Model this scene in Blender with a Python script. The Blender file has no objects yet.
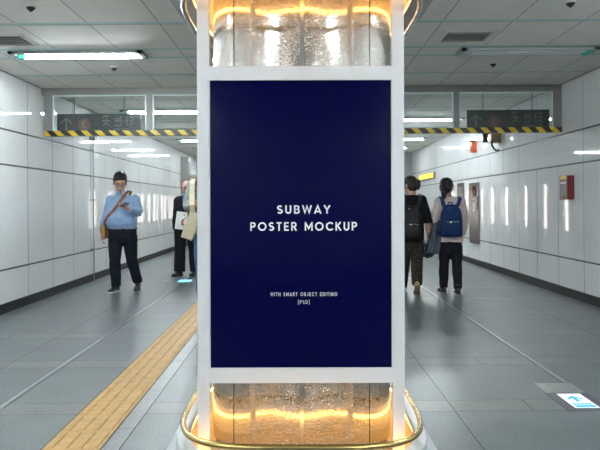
import bpy, bmesh, math, random
from mathutils import Vector, Matrix, Euler, noise
random.seed(7)
S = bpy.context.scene
COL = S.collection
PI = math.pi
R = math.radians
V = Vector
ROLL = R(0.45)

# ------------------------------------------------------------------ materials
def nt(name):
    m = bpy.data.materials.new(name); m.use_nodes = True
    t = m.node_tree; b = t.nodes['Principled BSDF']
    return m, t, b
def mat(name, col, rough=.5, metal=0., spec=.5, coat=0., emit=None, es=0., noise_amt=0., nscale=40., bump=0., bscale=200.):
    m, t, b = nt(name)
    b.inputs['Base Color'].default_value = (*col, 1)
    b.inputs['Roughness'].default_value = rough
    b.inputs['Metallic'].default_value = metal
    b.inputs['Specular IOR Level'].default_value = spec
    b.inputs['Coat Weight'].default_value = coat
    if emit:
        b.inputs['Emission Color'].default_value = (*emit, 1)
        b.inputs['Emission Strength'].default_value = es
    tc = t.nodes.new('ShaderNodeTexCoord')
    if noise_amt:
        n = t.nodes.new('ShaderNodeTexNoise'); n.inputs['Scale'].default_value = nscale; n.inputs['Detail'].default_value = 4
        t.links.new(tc.outputs['Object'], n.inputs['Vector'])
        mr = t.nodes.new('ShaderNodeMapRange')
        mr.inputs['From Min'].default_value = .3; mr.inputs['From Max'].default_value = .7
        mr.inputs['To Min'].default_value = 1 - noise_amt; mr.inputs['To Max'].default_value = 1 + noise_amt
        t.links.new(n.outputs['Fac'], mr.inputs['Value'])
        mx = t.nodes.new('ShaderNodeMix'); mx.data_type = 'RGBA'; mx.blend_type = 'MULTIPLY'
        mx.inputs[0].default_value = 1; mx.inputs[6].default_value = (*col, 1)
        t.links.new(mr.outputs[0], mx.inputs[7]); t.links.new(mx.outputs[2], b.inputs['Base Color'])
    if bump:
        n2 = t.nodes.new('ShaderNodeTexNoise'); n2.inputs['Scale'].default_value = bscale; n2.inputs['Detail'].default_value = 2
        t.links.new(tc.outputs['Object'], n2.inputs['Vector'])
        bp = t.nodes.new('ShaderNodeBump'); bp.inputs['Strength'].default_value = bump; bp.inputs['Distance'].default_value = .004
        t.links.new(n2.outputs['Fac'], bp.inputs['Height']); t.links.new(bp.outputs['Normal'], b.inputs['Normal'])
    return m
def attr_mat(name, rough, spec=.5, speck=0., sscale=180., bump=0., coat=0.):
    """colour from the 'tone' colour attribute (each tile its own stone), with mineral speckle"""
    m, t, b = nt(name)
    a = t.nodes.new('ShaderNodeAttribute'); a.attribute_name = 'tone'
    tc = t.nodes.new('ShaderNodeTexCoord')
    n = t.nodes.new('ShaderNodeTexNoise'); n.inputs['Scale'].default_value = sscale; n.inputs['Detail'].default_value = 3
    n3 = t.nodes.new('ShaderNodeTexNoise'); n3.inputs['Scale'].default_value = 3.; n3.inputs['Detail'].default_value = 4
    ad = t.nodes.new('ShaderNodeMath'); ad.operation = 'MULTIPLY_ADD'; ad.inputs[1].default_value = .25
    t.links.new(tc.outputs['Object'], n.inputs['Vector']); t.links.new(tc.outputs['Object'], n3.inputs['Vector'])
    t.links.new(n3.outputs['Fac'], ad.inputs[0]); t.links.new(n.outputs['Fac'], ad.inputs[2])
    mr = t.nodes.new('ShaderNodeMapRange')
    mr.inputs['From Min'].default_value = .40; mr.inputs['From Max'].default_value = .85
    mr.inputs['To Min'].default_value = 1 - speck; mr.inputs['To Max'].default_value = 1 + speck
    t.links.new(ad.outputs[0], mr.inputs['Value'])
    mx = t.nodes.new('ShaderNodeMix'); mx.data_type = 'RGBA'; mx.blend_type = 'MULTIPLY'; mx.inputs[0].default_value = 1
    t.links.new(a.outputs['Color'], mx.inputs[6]); t.links.new(mr.outputs[0], mx.inputs[7])
    t.links.new(mx.outputs[2], b.inputs['Base Color'])
    b.inputs['Roughness'].default_value = rough; b.inputs['Specular IOR Level'].default_value = spec
    b.inputs['Coat Weight'].default_value = coat
    if bump:
        bp = t.nodes.new('ShaderNodeBump'); bp.inputs['Strength'].default_value = bump; bp.inputs['Distance'].default_value = .002
        t.links.new(n.outputs['Fac'], bp.inputs['Height']); t.links.new(bp.outputs['Normal'], b.inputs['Normal'])
    return m

M = {}
M['stone'] = attr_mat('granite', .34, .42, .55, 90., .15)
M['joint'] = mat('dark_joint', (.03, .033, .035), .8)
M['wallpanel'] = attr_mat('white_enamel', .035, .30, .02, 2., 0.)
M['walljoint'] = mat('green_grey_joint', (.06, .085, .07), .5)
M['ceilpanel'] = attr_mat('ceiling_panel', .55, .3, .03, 6., 0.)
M['groove'] = mat('aqua_reveal', (.46, .68, .65), .35)
M['ceiljoint'] = mat('ceiling_joint', (.07, .06, .05), .8)
M['base'] = mat('baseboard_dark', (.016, .016, .019), .4, 0., .12, noise_amt=.1)
M['steel'] = mat('stainless_strip', (.36, .38, .40), .3, 1., noise_amt=.06, nscale=8)
M['greyframe'] = mat('grey_steel_frame', (.22, .22, .21), .45, .1, noise_amt=.05)
M['edgegleam'] = mat('edge_gleam', (.70, .86, .85), .15, 0., .8)  # light aqua colour imitates the reflections along the pane frames
M['signdark'] = mat('sign_panel', (.030, .033, .035), .35, noise_amt=.04)
M['signtext'] = mat('sign_lettering', (.17, .175, .18), .4)
M['signorange'] = mat('sign_disc', (.16, .06, .05), .4)
M['whitepaint'] = mat('white_powder_coat', (.70, .71, .73), .35, noise_amt=.02, nscale=12)
M['pedestal'] = mat('pedestal_white', (.52, .56, .58), .3, noise_amt=.02, nscale=6)
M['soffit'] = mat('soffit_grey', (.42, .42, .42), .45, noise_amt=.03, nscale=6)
M['brass'] = mat('brass_rail', (.58, .43, .16), .22, 1., noise_amt=.06, nscale=10)
M['rail_steel'] = mat('steel_rail', (.62, .60, .55), .18, 1., noise_amt=.04, nscale=10)
M['led'] = mat('warm_led', (1, .7, .3), .5, emit=(1., .50, .12), es=5.5)
M['seam'] = mat('seam_dark', (.03, .028, .026), .5)
M['seamtrim'] = mat('seam_trim', (.55, .55, .56), .2, 1.)
M['navy'] = mat('navy_poster', (.0010, .0018, .042), .10, 0., .10, noise_amt=.05, nscale=3)
M['white'] = mat('white_lettering', (.95, .95, .96), .5)
M['tube_on'] = mat('lit_diffuser', (.9, .95, 1), .4, emit=(.90, .97, 1.), es=62.)
M['tube_off'] = mat('unlit_tube', (.62, .66, .68), .3)
M['housing'] = mat('lamp_housing', (.42, .46, .46), .35, .2)
M['endcap'] = mat('green_end_cap', (.05, .55, .36), .4)
M['ventmetal'] = mat('vent_metal', (.68, .66, .61), .4, .3)
M['ventdark'] = mat('vent_dark', (.20, .19, .17), .7)
M['black'] = mat('black_plastic', (.018, .019, .022), .4)
M['yellow_tac'] = mat('tactile_yellow', (.47, .262, .052), .5, noise_amt=.14, nscale=14, bump=.05)
M['red'] = mat('red_enamel', (.19, .022, .020), .32, noise_amt=.06)
M['yellow'] = mat('yellow_label', (.75, .55, .03), .5)
M['greylabel'] = mat('grey_label', (.20, .16, .17), .4, noise_amt=.35, nscale=60)
M['brushed'] = mat('brushed_stainless', (.29, .28, .27), .22, 1., noise_amt=.08, nscale=14)
M['cyan'] = mat('cyan_sign', (.02, .42, .62), .4, emit=(.0, .40, .62), es=.12)
M['litwhite'] = mat('lit_white_sign', (.85, .9, .92), .3, emit=(.85, .97, 1.), es=.22)
M['litcyan'] = mat('lit_cyan_sign', (.3, .7, .85), .3, emit=(.15, .72, 1.), es=.6)
M['purple_frame'] = mat('floor_sign_frame', (.085, .080, .105), .35, .3)
M['plate'] = mat('steel_plate', (.46, .45, .44), .32, .9, noise_amt=.12, nscale=20)
M['yellowsign'] = mat('lit_yellow_sign', (.9, .75, .1), .4, emit=(1., .78, .05), es=.35)
M['orange'] = mat('orange_red_box', (.55, .10, .04), .4)
M['tan'] = mat('tan_bracket', (.34, .24, .12), .5)
M['teal'] = mat('teal_cable', (.02, .10, .11), .4)

def stripe_material():
    m, t, b = nt('hazard_stripes')
    tc = t.nodes.new('ShaderNodeTexCoord'); sp = t.nodes.new('ShaderNodeSeparateXYZ')
    t.links.new(tc.outputs['Object'], sp.inputs[0])
    ad = t.nodes.new('ShaderNodeMath'); ad.operation = 'ADD'
    t.links.new(sp.outputs['X'], ad.inputs[0]); t.links.new(sp.outputs['Z'], ad.inputs[1])
    dv = t.nodes.new('ShaderNodeMath'); dv.operation = 'MULTIPLY'; dv.inputs[1].default_value = 1 / .181
    fr = t.nodes.new('ShaderNodeMath'); fr.operation = 'FRACT'
    gt = t.nodes.new('ShaderNodeMath'); gt.operation = 'GREATER_THAN'; gt.inputs[1].default_value = .52
    t.links.new(ad.outputs[0], dv.inputs[0]); t.links.new(dv.outputs[0], fr.inputs[0]); t.links.new(fr.outputs[0], gt.inputs[0])
    mx = t.nodes.new('ShaderNodeMix'); mx.data_type = 'RGBA'
    mx.inputs[6].default_value = (.006, .008, .012, 1); mx.inputs[7].default_value = (.64, .45, .008, 1)
    t.links.new(gt.outputs[0], mx.inputs[0]); t.links.new(mx.outputs[2], b.inputs['Base Color'])
    b.inputs['Roughness'].default_value = .4
    return m
M['stripes'] = stripe_material()
def hammered():
    m, t, b = nt('hammered_steel')
    b.inputs['Metallic'].default_value = 1; b.inputs['Roughness'].default_value = .10
    b.inputs['Base Color'].default_value = (.50, .475, .44, 1)
    tc = t.nodes.new('ShaderNodeTexCoord')
    n = t.nodes.new('ShaderNodeTexNoise'); n.inputs['Scale'].default_value = 130.; n.inputs['Detail'].default_value = 1.
    n.inputs['Distortion'].default_value = .6
    t.links.new(tc.outputs['Object'], n.inputs['Vector'])
    cr = t.nodes.new('ShaderNodeMapRange'); cr.interpolation_type = 'SMOOTHSTEP'
    cr.inputs['From Min'].default_value = .44; cr.inputs['From Max'].default_value = .58
    t.links.new(n.outputs['Fac'], cr.inputs['Value'])
    bp = t.nodes.new('ShaderNodeBump'); bp.inputs['Strength'].default_value = .75; bp.inputs['Distance'].default_value = .0012
    t.links.new(cr.outputs[0], bp.inputs['Height']); t.links.new(bp.outputs['Normal'], b.inputs['Normal'])
    return m
M['hammered'] = hammered()
def glass():
    m = bpy.data.materials.new('thin_glass'); m.use_nodes = True; t = m.node_tree
    t.nodes.remove(t.nodes['Principled BSDF'])
    o = t.nodes['Material Output']
    tr = t.nodes.new('ShaderNodeBsdfTransparent'); tr.inputs[0].default_value = (.93, .96, .95, 1)
    gl = t.nodes.new('ShaderNodeBsdfGlossy'); gl.inputs['Roughness'].default_value = .02
    lw = t.nodes.new('ShaderNodeFresnel'); lw.inputs['IOR'].default_value = 1.45
    mx = t.nodes.new('ShaderNodeMixShader')
    t.links.new(lw.outputs[0], mx.inputs[0]); t.links.new(tr.outputs[0], mx.inputs[1]); t.links.new(gl.outputs[0], mx.inputs[2])
    t.links.new(mx.outputs[0], o.inputs['Surface'])
    return m
M['glass'] = glass()

# ------------------------------------------------------------------ mesh helpers
def link(name, me, m=None, parent=None, loc=None, smooth=False):
    o = bpy.data.objects.new(name, me)
    if m is not None:
        for x in (m if isinstance(m, (list, tuple)) else [m]): me.materials.append(x)
    COL.objects.link(o)
    if parent: o.parent = parent
    if loc is not None: o.location = loc
    if smooth:
        for p in me.polygons: p.use_smooth = True
    return o
def obj(name, bm, m, parent=None, loc=None, smooth=False, bevel=0.):
    if bevel:
        bmesh.ops.bevel(bm, geom=[e for e in bm.edges if len(e.link_faces) == 2 and e.calc_face_angle(0) > .6],
                        offset=bevel, segments=2, affect='EDGES', profile=.5)
    bmesh.ops.recalc_face_normals(bm, faces=bm.faces)
    me = bpy.data.meshes.new(name); bm.to_mesh(me); bm.free()
    return link(name, me, m, parent, loc, smooth)
def thing(name, label, cat, loc=(0, 0, 0), group=None):
    o = bpy.data.objects.new(name, None); COL.objects.link(o); o.location = loc; o.empty_display_size = .1
    return tag(o, label, cat, group)
def tag(o, label, cat, group=None):
    o['label'] = label; o['category'] = cat
    if group: o['group'] = group
    return o
def struct(o):
    o['kind'] = 'structure'; return o
def copy_tree(o, parent=None):
    c = o.copy(); COL.objects.link(c)
    if parent: c.parent = parent
    for ch in o.children: copy_tree(ch, c)
    return c
def box(bm, x0, x1, y0, y1, z0, z1, mi=0):
    vs = [bm.verts.new((x, y, z)) for x in (x0, x1) for y in (y0, y1) for z in (z0, z1)]
    for f in ((0, 1, 3, 2), (4, 6, 7, 5), (0, 4, 5, 1), (2, 3, 7, 6), (0, 2, 6, 4), (1, 5, 7, 3)):
        bm.faces.new([vs[i] for i in f]).material_index = mi
    return vs
def nb(): return bmesh.new()
def bx(*a):
    b = nb(); box(b, *a); return b
def ring_loft(bm, rings, closed_ends=True, loop=False):
    rr = [[bm.verts.new(p) for p in r] for r in rings]
    n = len(rr[0])
    for a, b in zip(rr, rr[1:]):
        for i in range(n):
            bm.faces.new((a[i], a[(i + 1) % n], b[(i + 1) % n], b[i]))
    if loop:
        a, b = rr[-1], rr[0]
        for i in range(n): bm.faces.new((a[i], a[(i + 1) % n], b[(i + 1) % n], b[i]))
    elif closed_ends:
        bm.faces.new(rr[0][::-1]); bm.faces.new(rr[-1])
    return rr
def tube(bm, pts, radii, n=12, flat=1., ref=None):
    """swept tube; radii may be scalar; 'flat' squashes the second axis"""
    pts = [V(p) for p in pts]
    if not isinstance(radii, (list, tuple)): radii = [radii] * len(pts)
    rings = []; prev = None
    for i, p in enumerate(pts):
        a = pts[max(i - 1, 0)]; b = pts[min(i + 1, len(pts) - 1)]
        d = (b - a).normalized()
        if prev is None:
            u = V(ref) if ref else (V((0, 0, 1)) if abs(d.z) < .9 else V((0, 1, 0)))
        else: u = prev
        u = (u - d * u.dot(d)).normalized(); prev = u
        w = d.cross(u)
        rings.append([p + (u * math.cos(2 * PI * k / n) * flat + w * math.sin(2 * PI * k / n)) * radii[i] for k in range(n)])
    return ring_loft(bm, rings)
def closed_tube(bm, pts, r, n=10, zr=None):
    pts = [V(p) for p in pts]; N = len(pts); rings = []
    for i, p in enumerate(pts):
        d = (pts[(i + 1) % N] - pts[i - 1]).normalized(); u = V((0, 0, 1)); w = d.cross(u).normalized()
        rings.append([p + u * math.cos(2 * PI * k / n) * (zr or r) + w * math.sin(2 * PI * k / n) * r for k in range(n)])
    ring_loft(bm, rings, loop=True)
def ell(bm, c, r, rot=None, seg=16, rings=10):
    mtx = Matrix.Translation(c)
    if rot is not None: mtx = mtx @ rot.to_4x4()
    mtx = mtx @ Matrix.Diagonal((*r, 1)) if len(r) == 3 else mtx
    bmesh.ops.create_uvsphere(bm, u_segments=seg, v_segments=rings, radius=1, matrix=mtx)
def cyl(bm, c, r, h, axis='z', n=20):
    d = {'x': V((1, 0, 0)), 'y': V((0, 1, 0)), 'z': V((0, 0, 1))}[axis]
    c = V(c); tube(bm, [c - d * h / 2, c + d * h / 2], r, n)
def text_mesh(name, s, x0, x1, z0, z1, m, parent, y=0., ext=.001, weight=0., spacing=1., mirror=False, font=None):
    """lettering facing -Y fitted in a box x0..x1, z0..z1"""
    cu = bpy.data.curves.new(name, 'FONT'); cu.body = s; cu.extrude = .002; cu.offset = weight; cu.space_character = spacing
    cu.resolution_u = 4
    to = bpy.data.objects.new(name + '_tmp', cu); COL.objects.link(to)
    bpy.context.view_layer.update()
    dg = bpy.context.evaluated_depsgraph_get()
    me = bpy.data.meshes.new_from_object(to.evaluated_get(dg))
    bpy.data.objects.remove(to); bpy.data.curves.remove(cu)
    xs = [v.co.x for v in me.vertices]; ys = [v.co.y for v in me.vertices]
    a, b, c, d = min(xs), max(xs), min(ys), max(ys)
    for v in me.vertices:
        u = (v.co.x - a) / (b - a)
        if mirror: u = 1 - u
        w = (v.co.y - c) / (d - c)
        dep = ext if v.co.z > 0 else 0
        v.co = (x0 + u * (x1 - x0), y - dep, z0 + w * (z1 - z0))
    if mirror: me.flip_normals()
    me.materials.clear()
    return link(name, me, m, parent)

H = 1.22; CEIL = 2.77; XL = -3.38; XR = 3.47; Y0 = -7.5; YE = 66.0

# ------------------------------------------------------------------ floor
def tone_mesh(name, quads, tones, m, extra=None):
    """quads: list of 4-point lists; tones: rgb per quad"""
    me = bpy.data.meshes.new(name)
    vs = []; fs = []
    for q in quads:
        k = len(vs); vs += q; fs.append((k, k + 1, k + 2, k + 3))
    mi = [0] * len(fs)
    if extra:
        for q, i in extra:
            k = len(vs); vs += q; fs.append((k, k + 1, k + 2, k + 3)); mi.append(i); tones = tones + [(.1, .1, .1)]
    me.from_pydata(vs, [], fs)
    ca = me.color_attributes.new('tone', 'FLOAT_COLOR', 'CORNER')
    for p in me.polygons:
        p.material_index = mi[p.index]
        for li in p.loop_indices: ca.data[li].color = (*tones[p.index], 1)
    return link(name, me, m)
quads, tones = [], []
g = .0022
def stone_rows():
    k = -9
    while True:
        a = 4.547 + 1.24 * k; k += 1
        if a > YE: return
        yield a - .24, a, 'narrow'
        yield a, a + 1.0, 'wide'
TAC0, TAC1, STRIP = -1.303, -1.003, .020
base_w = (.108, .128, .136); base_n = (.142, .150, .143)
for ya, yb, kind in stone_rows():
    ya = max(ya, Y0); yb = min(yb, YE)
    if yb - ya < .01: continue
    xs = [XL]; w = 1.36 if kind == 'wide' else .905
    edges = [-3.17, -2.25, -1.82 - STRIP, -1.82 + STRIP, TAC0, TAC1, -.907, 0.0, .905, 1.79 - STRIP, 1.79 + STRIP, 2.70]
    if kind == 'narrow': edges += [.45, 1.366, -2.7]
    edges = sorted(edges) + [XR]
    xp = XL
    for e in edges:
        skip = (abs(xp - (-1.82 - STRIP)) < 1e-6) or (abs(xp - TAC0) < 1e-6) or (abs(xp - TAC1) < 1e-6) or (abs(xp - (1.79 - STRIP)) < 1e-6)
        if not skip:
            quads.append([(xp + g, ya + g, 0), (e - g, ya + g, 0), (e - g, yb - g, 0), (xp + g, yb - g, 0)])
            b = base_w if kind == 'wide' else base_n
            f = random.uniform(.90, 1.08)
            tones.append(tuple(c * f for c in b))
        xp = e
# pale stone border beside the tactile strip, in 0.58 m pieces
y = 4.03 - .58 * 20
while y < 26:
    a, b = max(y, Y0), min(y + .58, YE)
    if b > a + .01:
        f = random.uniform(.92, 1.08)
        quads.append([(TAC1 + .004, a + g, 0), (-.907 - .004, a + g, 0), (-.907 - .004, b - g, 0), (TAC1 + .004, b - g, 0)])
        tones.append((.20 * f, .21 * f, .21 * f))
    y += .58
zb = -.003
fl = tone_mesh('floor', quads, tones, [M['stone'], M['joint']],
               extra=[([(XL - .3, Y0 - .3, zb), (XR + .3, Y0 - .3, zb), (XR + .3, YE + .3, zb), (XL - .3, YE + .3, zb)], 1)])
struct(fl)
# tactile paving strip: raised bars on 0.3 m tiles, all one strip
bm = nb()
y = 3.676 - .3 * 12
random.seed(3)
tq = nb()
while y < 26:
    box(bm, TAC0 + .004, TAC1 - .004, y + .0015, y + .2985, -.003, .001)
    for k in range(4):
        cx = TAC0 + .0375 + k * .075
        vs = box(bm, cx - .0185, cx + .0185, y + .014, y + .272, .001, .0052)
        for v in vs:
            if v.co.z > .004:
                v.co.x = cx + (v.co.x - cx) * .62; v.co.y += .008 if v.co.y < y + .15 else -.008
    y += .3
o = obj('tactile_paving', bm, M['yellow_tac'])
tag(o, 'ochre yellow tactile guide strip with raised bars running along the floor left of the column', 'tactile paving')

# stainless floor strips
def strip(name, x, y0, y1, label):
    o = obj(name, bx(x - STRIP + .003, x + STRIP - .003, y0, y1, -.003, .0015), M['steel'])
    tag(o, label, 'floor strip')
strip('floor_strip', -1.82, Y0, 11.55, 'thin stainless steel strip set in the floor left of the yellow tactile paving')
strip('floor_strip', 1.79, 4.96, 21.8, 'thin stainless steel strip set in the floor leading to the right floor sign')
# floor sign, right
t = thing('floor_sign', 'lit floor sign with cyan arrow and steel plate in the paving right of the column', 'floor sign', (1.69, 4.5, 0))
def child(name, bm, m, par, **k):
    """geometry given in world coordinates, parented to thing at par.location"""
    q = par
    while q:
        bmesh.ops.translate(bm, vec=-q.location, verts=bm.verts); q = q.parent
    return obj(name, bm, m, par, **k)
child('cover_plate', bx(1.572, 1.815, 4.70, 4.95, -.003, .003), M['plate'], t, bevel=.0012)
child('frame', bx(1.560, 1.825, 4.29, 4.697, -.003, .003), M['purple_frame'], t, bevel=.0012)
pn = child('sign_face', bx(1.622, 1.768, 4.345, 4.665, .003, .0042), M['litwhite'], t)
bm = nb()
def poly(bm, pts, z0, z1):
    a = [bm.verts.new((p[0], p[1], z0)) for p in pts]; b = [bm.verts.new((p[0], p[1], z1)) for p in pts]
    n = len(pts)
    bm.faces.new(a[::-1]); bm.faces.new(b)
    for i in range(n): bm.faces.new((a[i], a[(i + 1) % n], b[(i + 1) % n], b[i]))
ax, ay = 1.695, 4.615
poly(bm, [(ax, ay), (ax + .045, ay - .062), (ax + .045, ay - .095), (ax + .013, ay - .055), (ax + .013, ay - .135), (ax - .013, ay - .135),
          (ax - .013, ay - .055), (ax - .045, ay - .095), (ax - .045, ay - .062)], .0042, .0050)
child('arrow', bm, M['cyan'], pn)
bm = nb(); poly(bm, [(1.636, 4.358), (1.756, 4.358), (1.756, 4.402), (1.636, 4.402)], .0042, .0048)
for k in range(5):
    u = 1.640 + k * .0235
    poly(bm, [(u, 4.412), (u + .018, 4.412), (u + .018, 4.448), (u, 4.448)], .0042, .0048)
child('text_block', bm, M['cyan'], pn)
# far floor sign, left
t = thing('floor_sign', 'small lit cyan floor sign in front of the bald man in the black suit', 'floor sign', (-1.83, 11.8, 0))
child('frame', bx(-1.965, -1.69, 11.56, 12.02, -.003, .003), M['purple_frame'], t, bevel=.0012)
child('sign_face', bx(-1.935, -1.735, 11.63, 11.95, .003, .0045), M['litcyan'], t)
o = obj('floor_strip', bx(-3.1, -1.99, 11.76, 11.80, -.003, .0015), M['steel'])
tag(o, 'pale cross strip in the floor running from the left wall to the small lit cyan floor sign', 'floor strip')

# ------------------------------------------------------------------ walls
random.seed(11)
ROWS = [(.10, .492), (.492, 1.70), (1.70, 2.107), (2.107, CEIL)]
def panel_wall(name, xw, sign, first, step, y0, y1):
    """white enamel panels, each very slightly pillowed so that every one reflects its own strip"""
    me_v, me_f, tn, mi = [], [], [], []
    gp = .006; nx = 8
    k = math.floor((y0 - first) / step)
    while first + step * k < y1:
        a, b = first + step * k, first + step * (k + 1); k += 1
        a = max(a, y0); b = min(b, y1)
        if b - a < .05: continue
        for z0, z1 in ROWS:
            f = random.uniform(.97, 1.0)
            bulge = random.uniform(.0002, .0006) * ((b - a) / step); tilt = random.gauss(0, .0009)
            base = len(me_v)
            for j in range(3):
                v = j / 2; z = z0 + .010 + (z1 - z0 - .020) * v
                for i in range(nx + 1):
                    u = i / nx * 2 - 1
                    yy = (a + b) / 2 + u * ((b - a) / 2 - gp)
                    d = bulge * (1 - u * u) + tilt * u
                    me_v.append((xw - sign * d, yy, z))
            for j in range(2):
                for i in range(nx):
                    q = [base + j * (nx + 1) + i, base + j * (nx + 1) + i + 1, base + (j + 1) * (nx + 1) + i + 1, base + (j + 1) * (nx + 1) + i]
                    me_f.append(q if sign < 0 else q[::-1]); tn.append((.83 * f, .85 * f, .86 * f)); mi.append(0)
    base = len(me_v)
    xo = xw + sign * .010; xb = xw + sign * .15
    me_v += [(xo, y0, 0), (xo, y1, 0), (xo, y1, CEIL + .1), (xo, y0, CEIL + .1), (xb, y0, 0), (xb, y1, 0), (xb, y1, CEIL + .1), (xb, y0, CEIL + .1)]
    for q in ((0, 1, 2, 3), (4, 5, 6, 7), (0, 1, 5, 4), (3, 2, 6, 7), (0, 3, 7, 4), (1, 2, 6, 5)):
        me_f.append([base + i for i in q]); tn.append((.1, .1, .1)); mi.append(1)
    me = bpy.data.meshes.new(name); me.from_pydata(me_v, [], me_f)
    ca = me.color_attributes.new('tone', 'FLOAT_COLOR', 'CORNER')
    for p in me.polygons:
        p.material_index = mi[p.index]; p.use_smooth = mi[p.index] == 0
        for li in p.loop_indices: ca.data[li].color = (*tn[p.index], 1)
    return struct(link(name, me, [M['wallpanel'], M['walljoint']]))
panel_wall('wall_left', XL, -1, 9.18, .92, Y0, YE)
panel_wall('wall_right', XR, 1, 8.97, .88, Y0, YE)
struct(obj('baseboard_left', bx(XL, XL + .018, Y0, YE, 0, .10), M['base']))
struct(obj('baseboard_right', bx(XR - .018, XR, Y0, YE, 0, .10), M['base']))
M['plaster'] = mat('grey_plaster', (.30, .305, .30), .6, noise_amt=.05, nscale=3)
M['plaster2'] = mat('pale_plaster', (.62, .63, .62), .5, noise_amt=.05, nscale=3)
struct(obj('wall_back', bx(XL - .2, XR + .2, Y0 - .2, Y0, 0, CEIL + .1), M['plaster2']))
struct(obj('wall_far', bx(XL - .2, XR + .2, YE, YE + .2, 0, CEIL + .1), M['plaster2']))
struct(obj('trim_3', bx(XR - .24, XR, 22.6, 23.3, 0, CEIL), M['plaster']))
M['adlight'] = mat('lit_tall_panel', (.9, .88, .85), .4, emit=(1., .92, .82), es=3.2)
for k in range(10):
    for x, sg, sd, y in ((XL, 1, 'left', 28.0 + 2.64 * k), (XR, -1, 'right', 36.2 + 2.76 * k)):
        t = thing('light_box', 'tall lit light box at the far end of the %s wall' % sd, 'light box', (x, y, .06), 'lit boxes far down the %s wall' % sd)
        a, b = sorted((sg * .006, sg * .10)); obj('casing', bx(a, b, -.17, .17, 0, 1.95), M['greyframe'], t, bevel=.006)
        a, b = sorted((sg * .10, sg * .106)); obj('lit_face', bx(a, b, -.12, .12, .06, 1.89), M['adlight'], t)

# ------------------------------------------------------------------ ceiling
random.seed(5)
BANDS = [7.50, 4.02, .54, -2.94, -6.42, 12.1, 13.49, 15.2, 17.5, 20.2, 22.6]
lines = [-7.5, -6.63, -6.21, -5.19, -4.17, -3.15, -2.73, -1.71, -.69, .33, .75, 1.77, 2.79, 3.81, 4.23, 5.25, 6.27, 7.29, 7.71, 8.74, 9.73,
         10.8, 11.89, 12.31, 13.28, 13.70, 14.99, 15.41, 16.3, 17.29, 17.71, 18.8, 19.99, 20.41, 21.4, 22.39, 22.81, 24.0, 25, 26.2, 27.4, 28.6, 30, 31.2, 32.4, 34, 35.2, 36.4, 38, 39.2, 40.4, 42, 43.2, 44.4, 46, 48, 50, 52, 54, 56, 58, 60, 62, 64, YE]
xg = sorted([.03 + .605 * k for k in range(-5, 6)] + [XL, XR])
quads, tones, ex = [], [], []
LA = [(-2.84, -1.62)]; 
def lamp_hole(x0, x1, ya, yb): return None
for ya, yb in zip(lines, lines[1:]):
    for xa, xb in zip(xg, xg[1:]):
        if xb - xa < .02: continue
        quads.append([(xa + .003, yb - .04, CEIL), (xb - .003, yb - .04, CEIL), (xb - .003, ya + .04, CEIL), (xa + .003, ya + .04, CEIL)])
        f = random.uniform(.96, 1.03); tones.append((.80 * f, .785 * f, .73 * f))
    ex.append(([(XL, ya + .041, CEIL + .002), (XR, ya + .041, CEIL + .002), (XR, ya - .041, CEIL + .002), (XL, ya - .041, CEIL + .002)], 1))
ex.append(([(XL - .2, YE + .2, CEIL + .012), (XR + .2, YE + .2, CEIL + .012), (XR + .2, Y0 - .2, CEIL + .012), (XL - .2, Y0 - .2, CEIL + .012)], 2))
struct(tone_mesh('ceiling', quads, tones, [M['ceilpanel'], M['groove'], M['ceiljoint']], extra=ex))
struct(obj('trim_1', bx(XL, XL + .008, Y0, YE, CEIL - .010, CEIL), M['greyframe']))
struct(obj('trim_2', bx(XR - .008, XR, Y0, YE, CEIL - .010, CEIL), M['greyframe']))

# ceiling lamps
M['tube_far'] = mat('lit_diffuser_far', (.9, .95, 1), .4, emit=(.90, .97, 1.), es=36.)
def lamp(x0, x1, y, lit, label, group=None):
    t = thing('ceiling_light', label, 'ceiling light', ((x0 + x1) / 2, y, CEIL), group)
    w, l = .15, (x1 - x0) / 2 + .06
    bm = nb()
    box(bm, -l, l, -w, -w + .03, -.030, 0); box(bm, -l, l, w - .03, w, -.030, 0)
    box(bm, -l, -l + .05, -w, w, -.030, 0); box(bm, l - .05, l, -w, w, -.030, 0); box(bm, -l, l, -w, w, -.004, 0)
    obj('housing', bm, M['housing'], t)
    hl = l - .075
    if lit:
        bm = nb(); tube(bm, [(-hl + .05, 0, -.024), (hl, 0, -.024)], .027, 14)
        obj('diffuser', bm, M['tube_far'] if y > 9 else M['tube_on'], t, smooth=False)
        obj('end_cap', bx(-hl - .02, -hl + .05, -.027, .027, -.050, -.004), M['endcap'], t)
    else:
        for s in (-1, 1):
            bm = nb(); tube(bm, [(-hl + .04, s * .055, -.026), (hl - .04, s * .055, -.026)], .016, 12)
            obj('fluorescent_tube', bm, M['tube_off'], t, smooth=False)
            for e in (-1, 1):
                obj('end_cap', bx(e * hl - .04, e * hl + .04, s * .055 - .02, s * .055 + .02, -.046, -.004), M['endcap'] if e > 0 else M['housing'], t)
    return t
lamp(-2.84, -1.62, 7.50, True, 'lit fluorescent ceiling light on the left in front of the striped glass barrier')
lamp(1.70, 2.96, 7.50, False, 'unlit fluorescent ceiling light on the right beside the air vent')
GL = 'lit ceiling lights beyond the striped glass barrier'
for i, y in enumerate((12.1, 15.2, 17.5, 20.2, 22.6)):
    lamp(-2.84, -1.62, y, True, ['lit ceiling light seen through the left glass pane, first beyond the barrier', 'lit ceiling light left of the corridor, second beyond the striped barrier',
         'lit ceiling light left of the corridor, third beyond the striped barrier', 'lit ceiling light left of the corridor, fourth beyond the striped barrier',
         'lit ceiling light left of the corridor, farthest beyond the striped barrier'][i], GL)
for i, y in enumerate((13.49, 15.2, 17.5, 20.2)):
    lamp(1.72, 2.96, y, True, ['lit ceiling light seen through the right glass pane, nearest beyond the barrier', 'lit ceiling light seen just above the right hazard stripes',
         'lit ceiling light right of the column just below the hazard stripes', 'lit ceiling light right of the column, lower and farther one below the hazard stripes'][i], GL)
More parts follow.
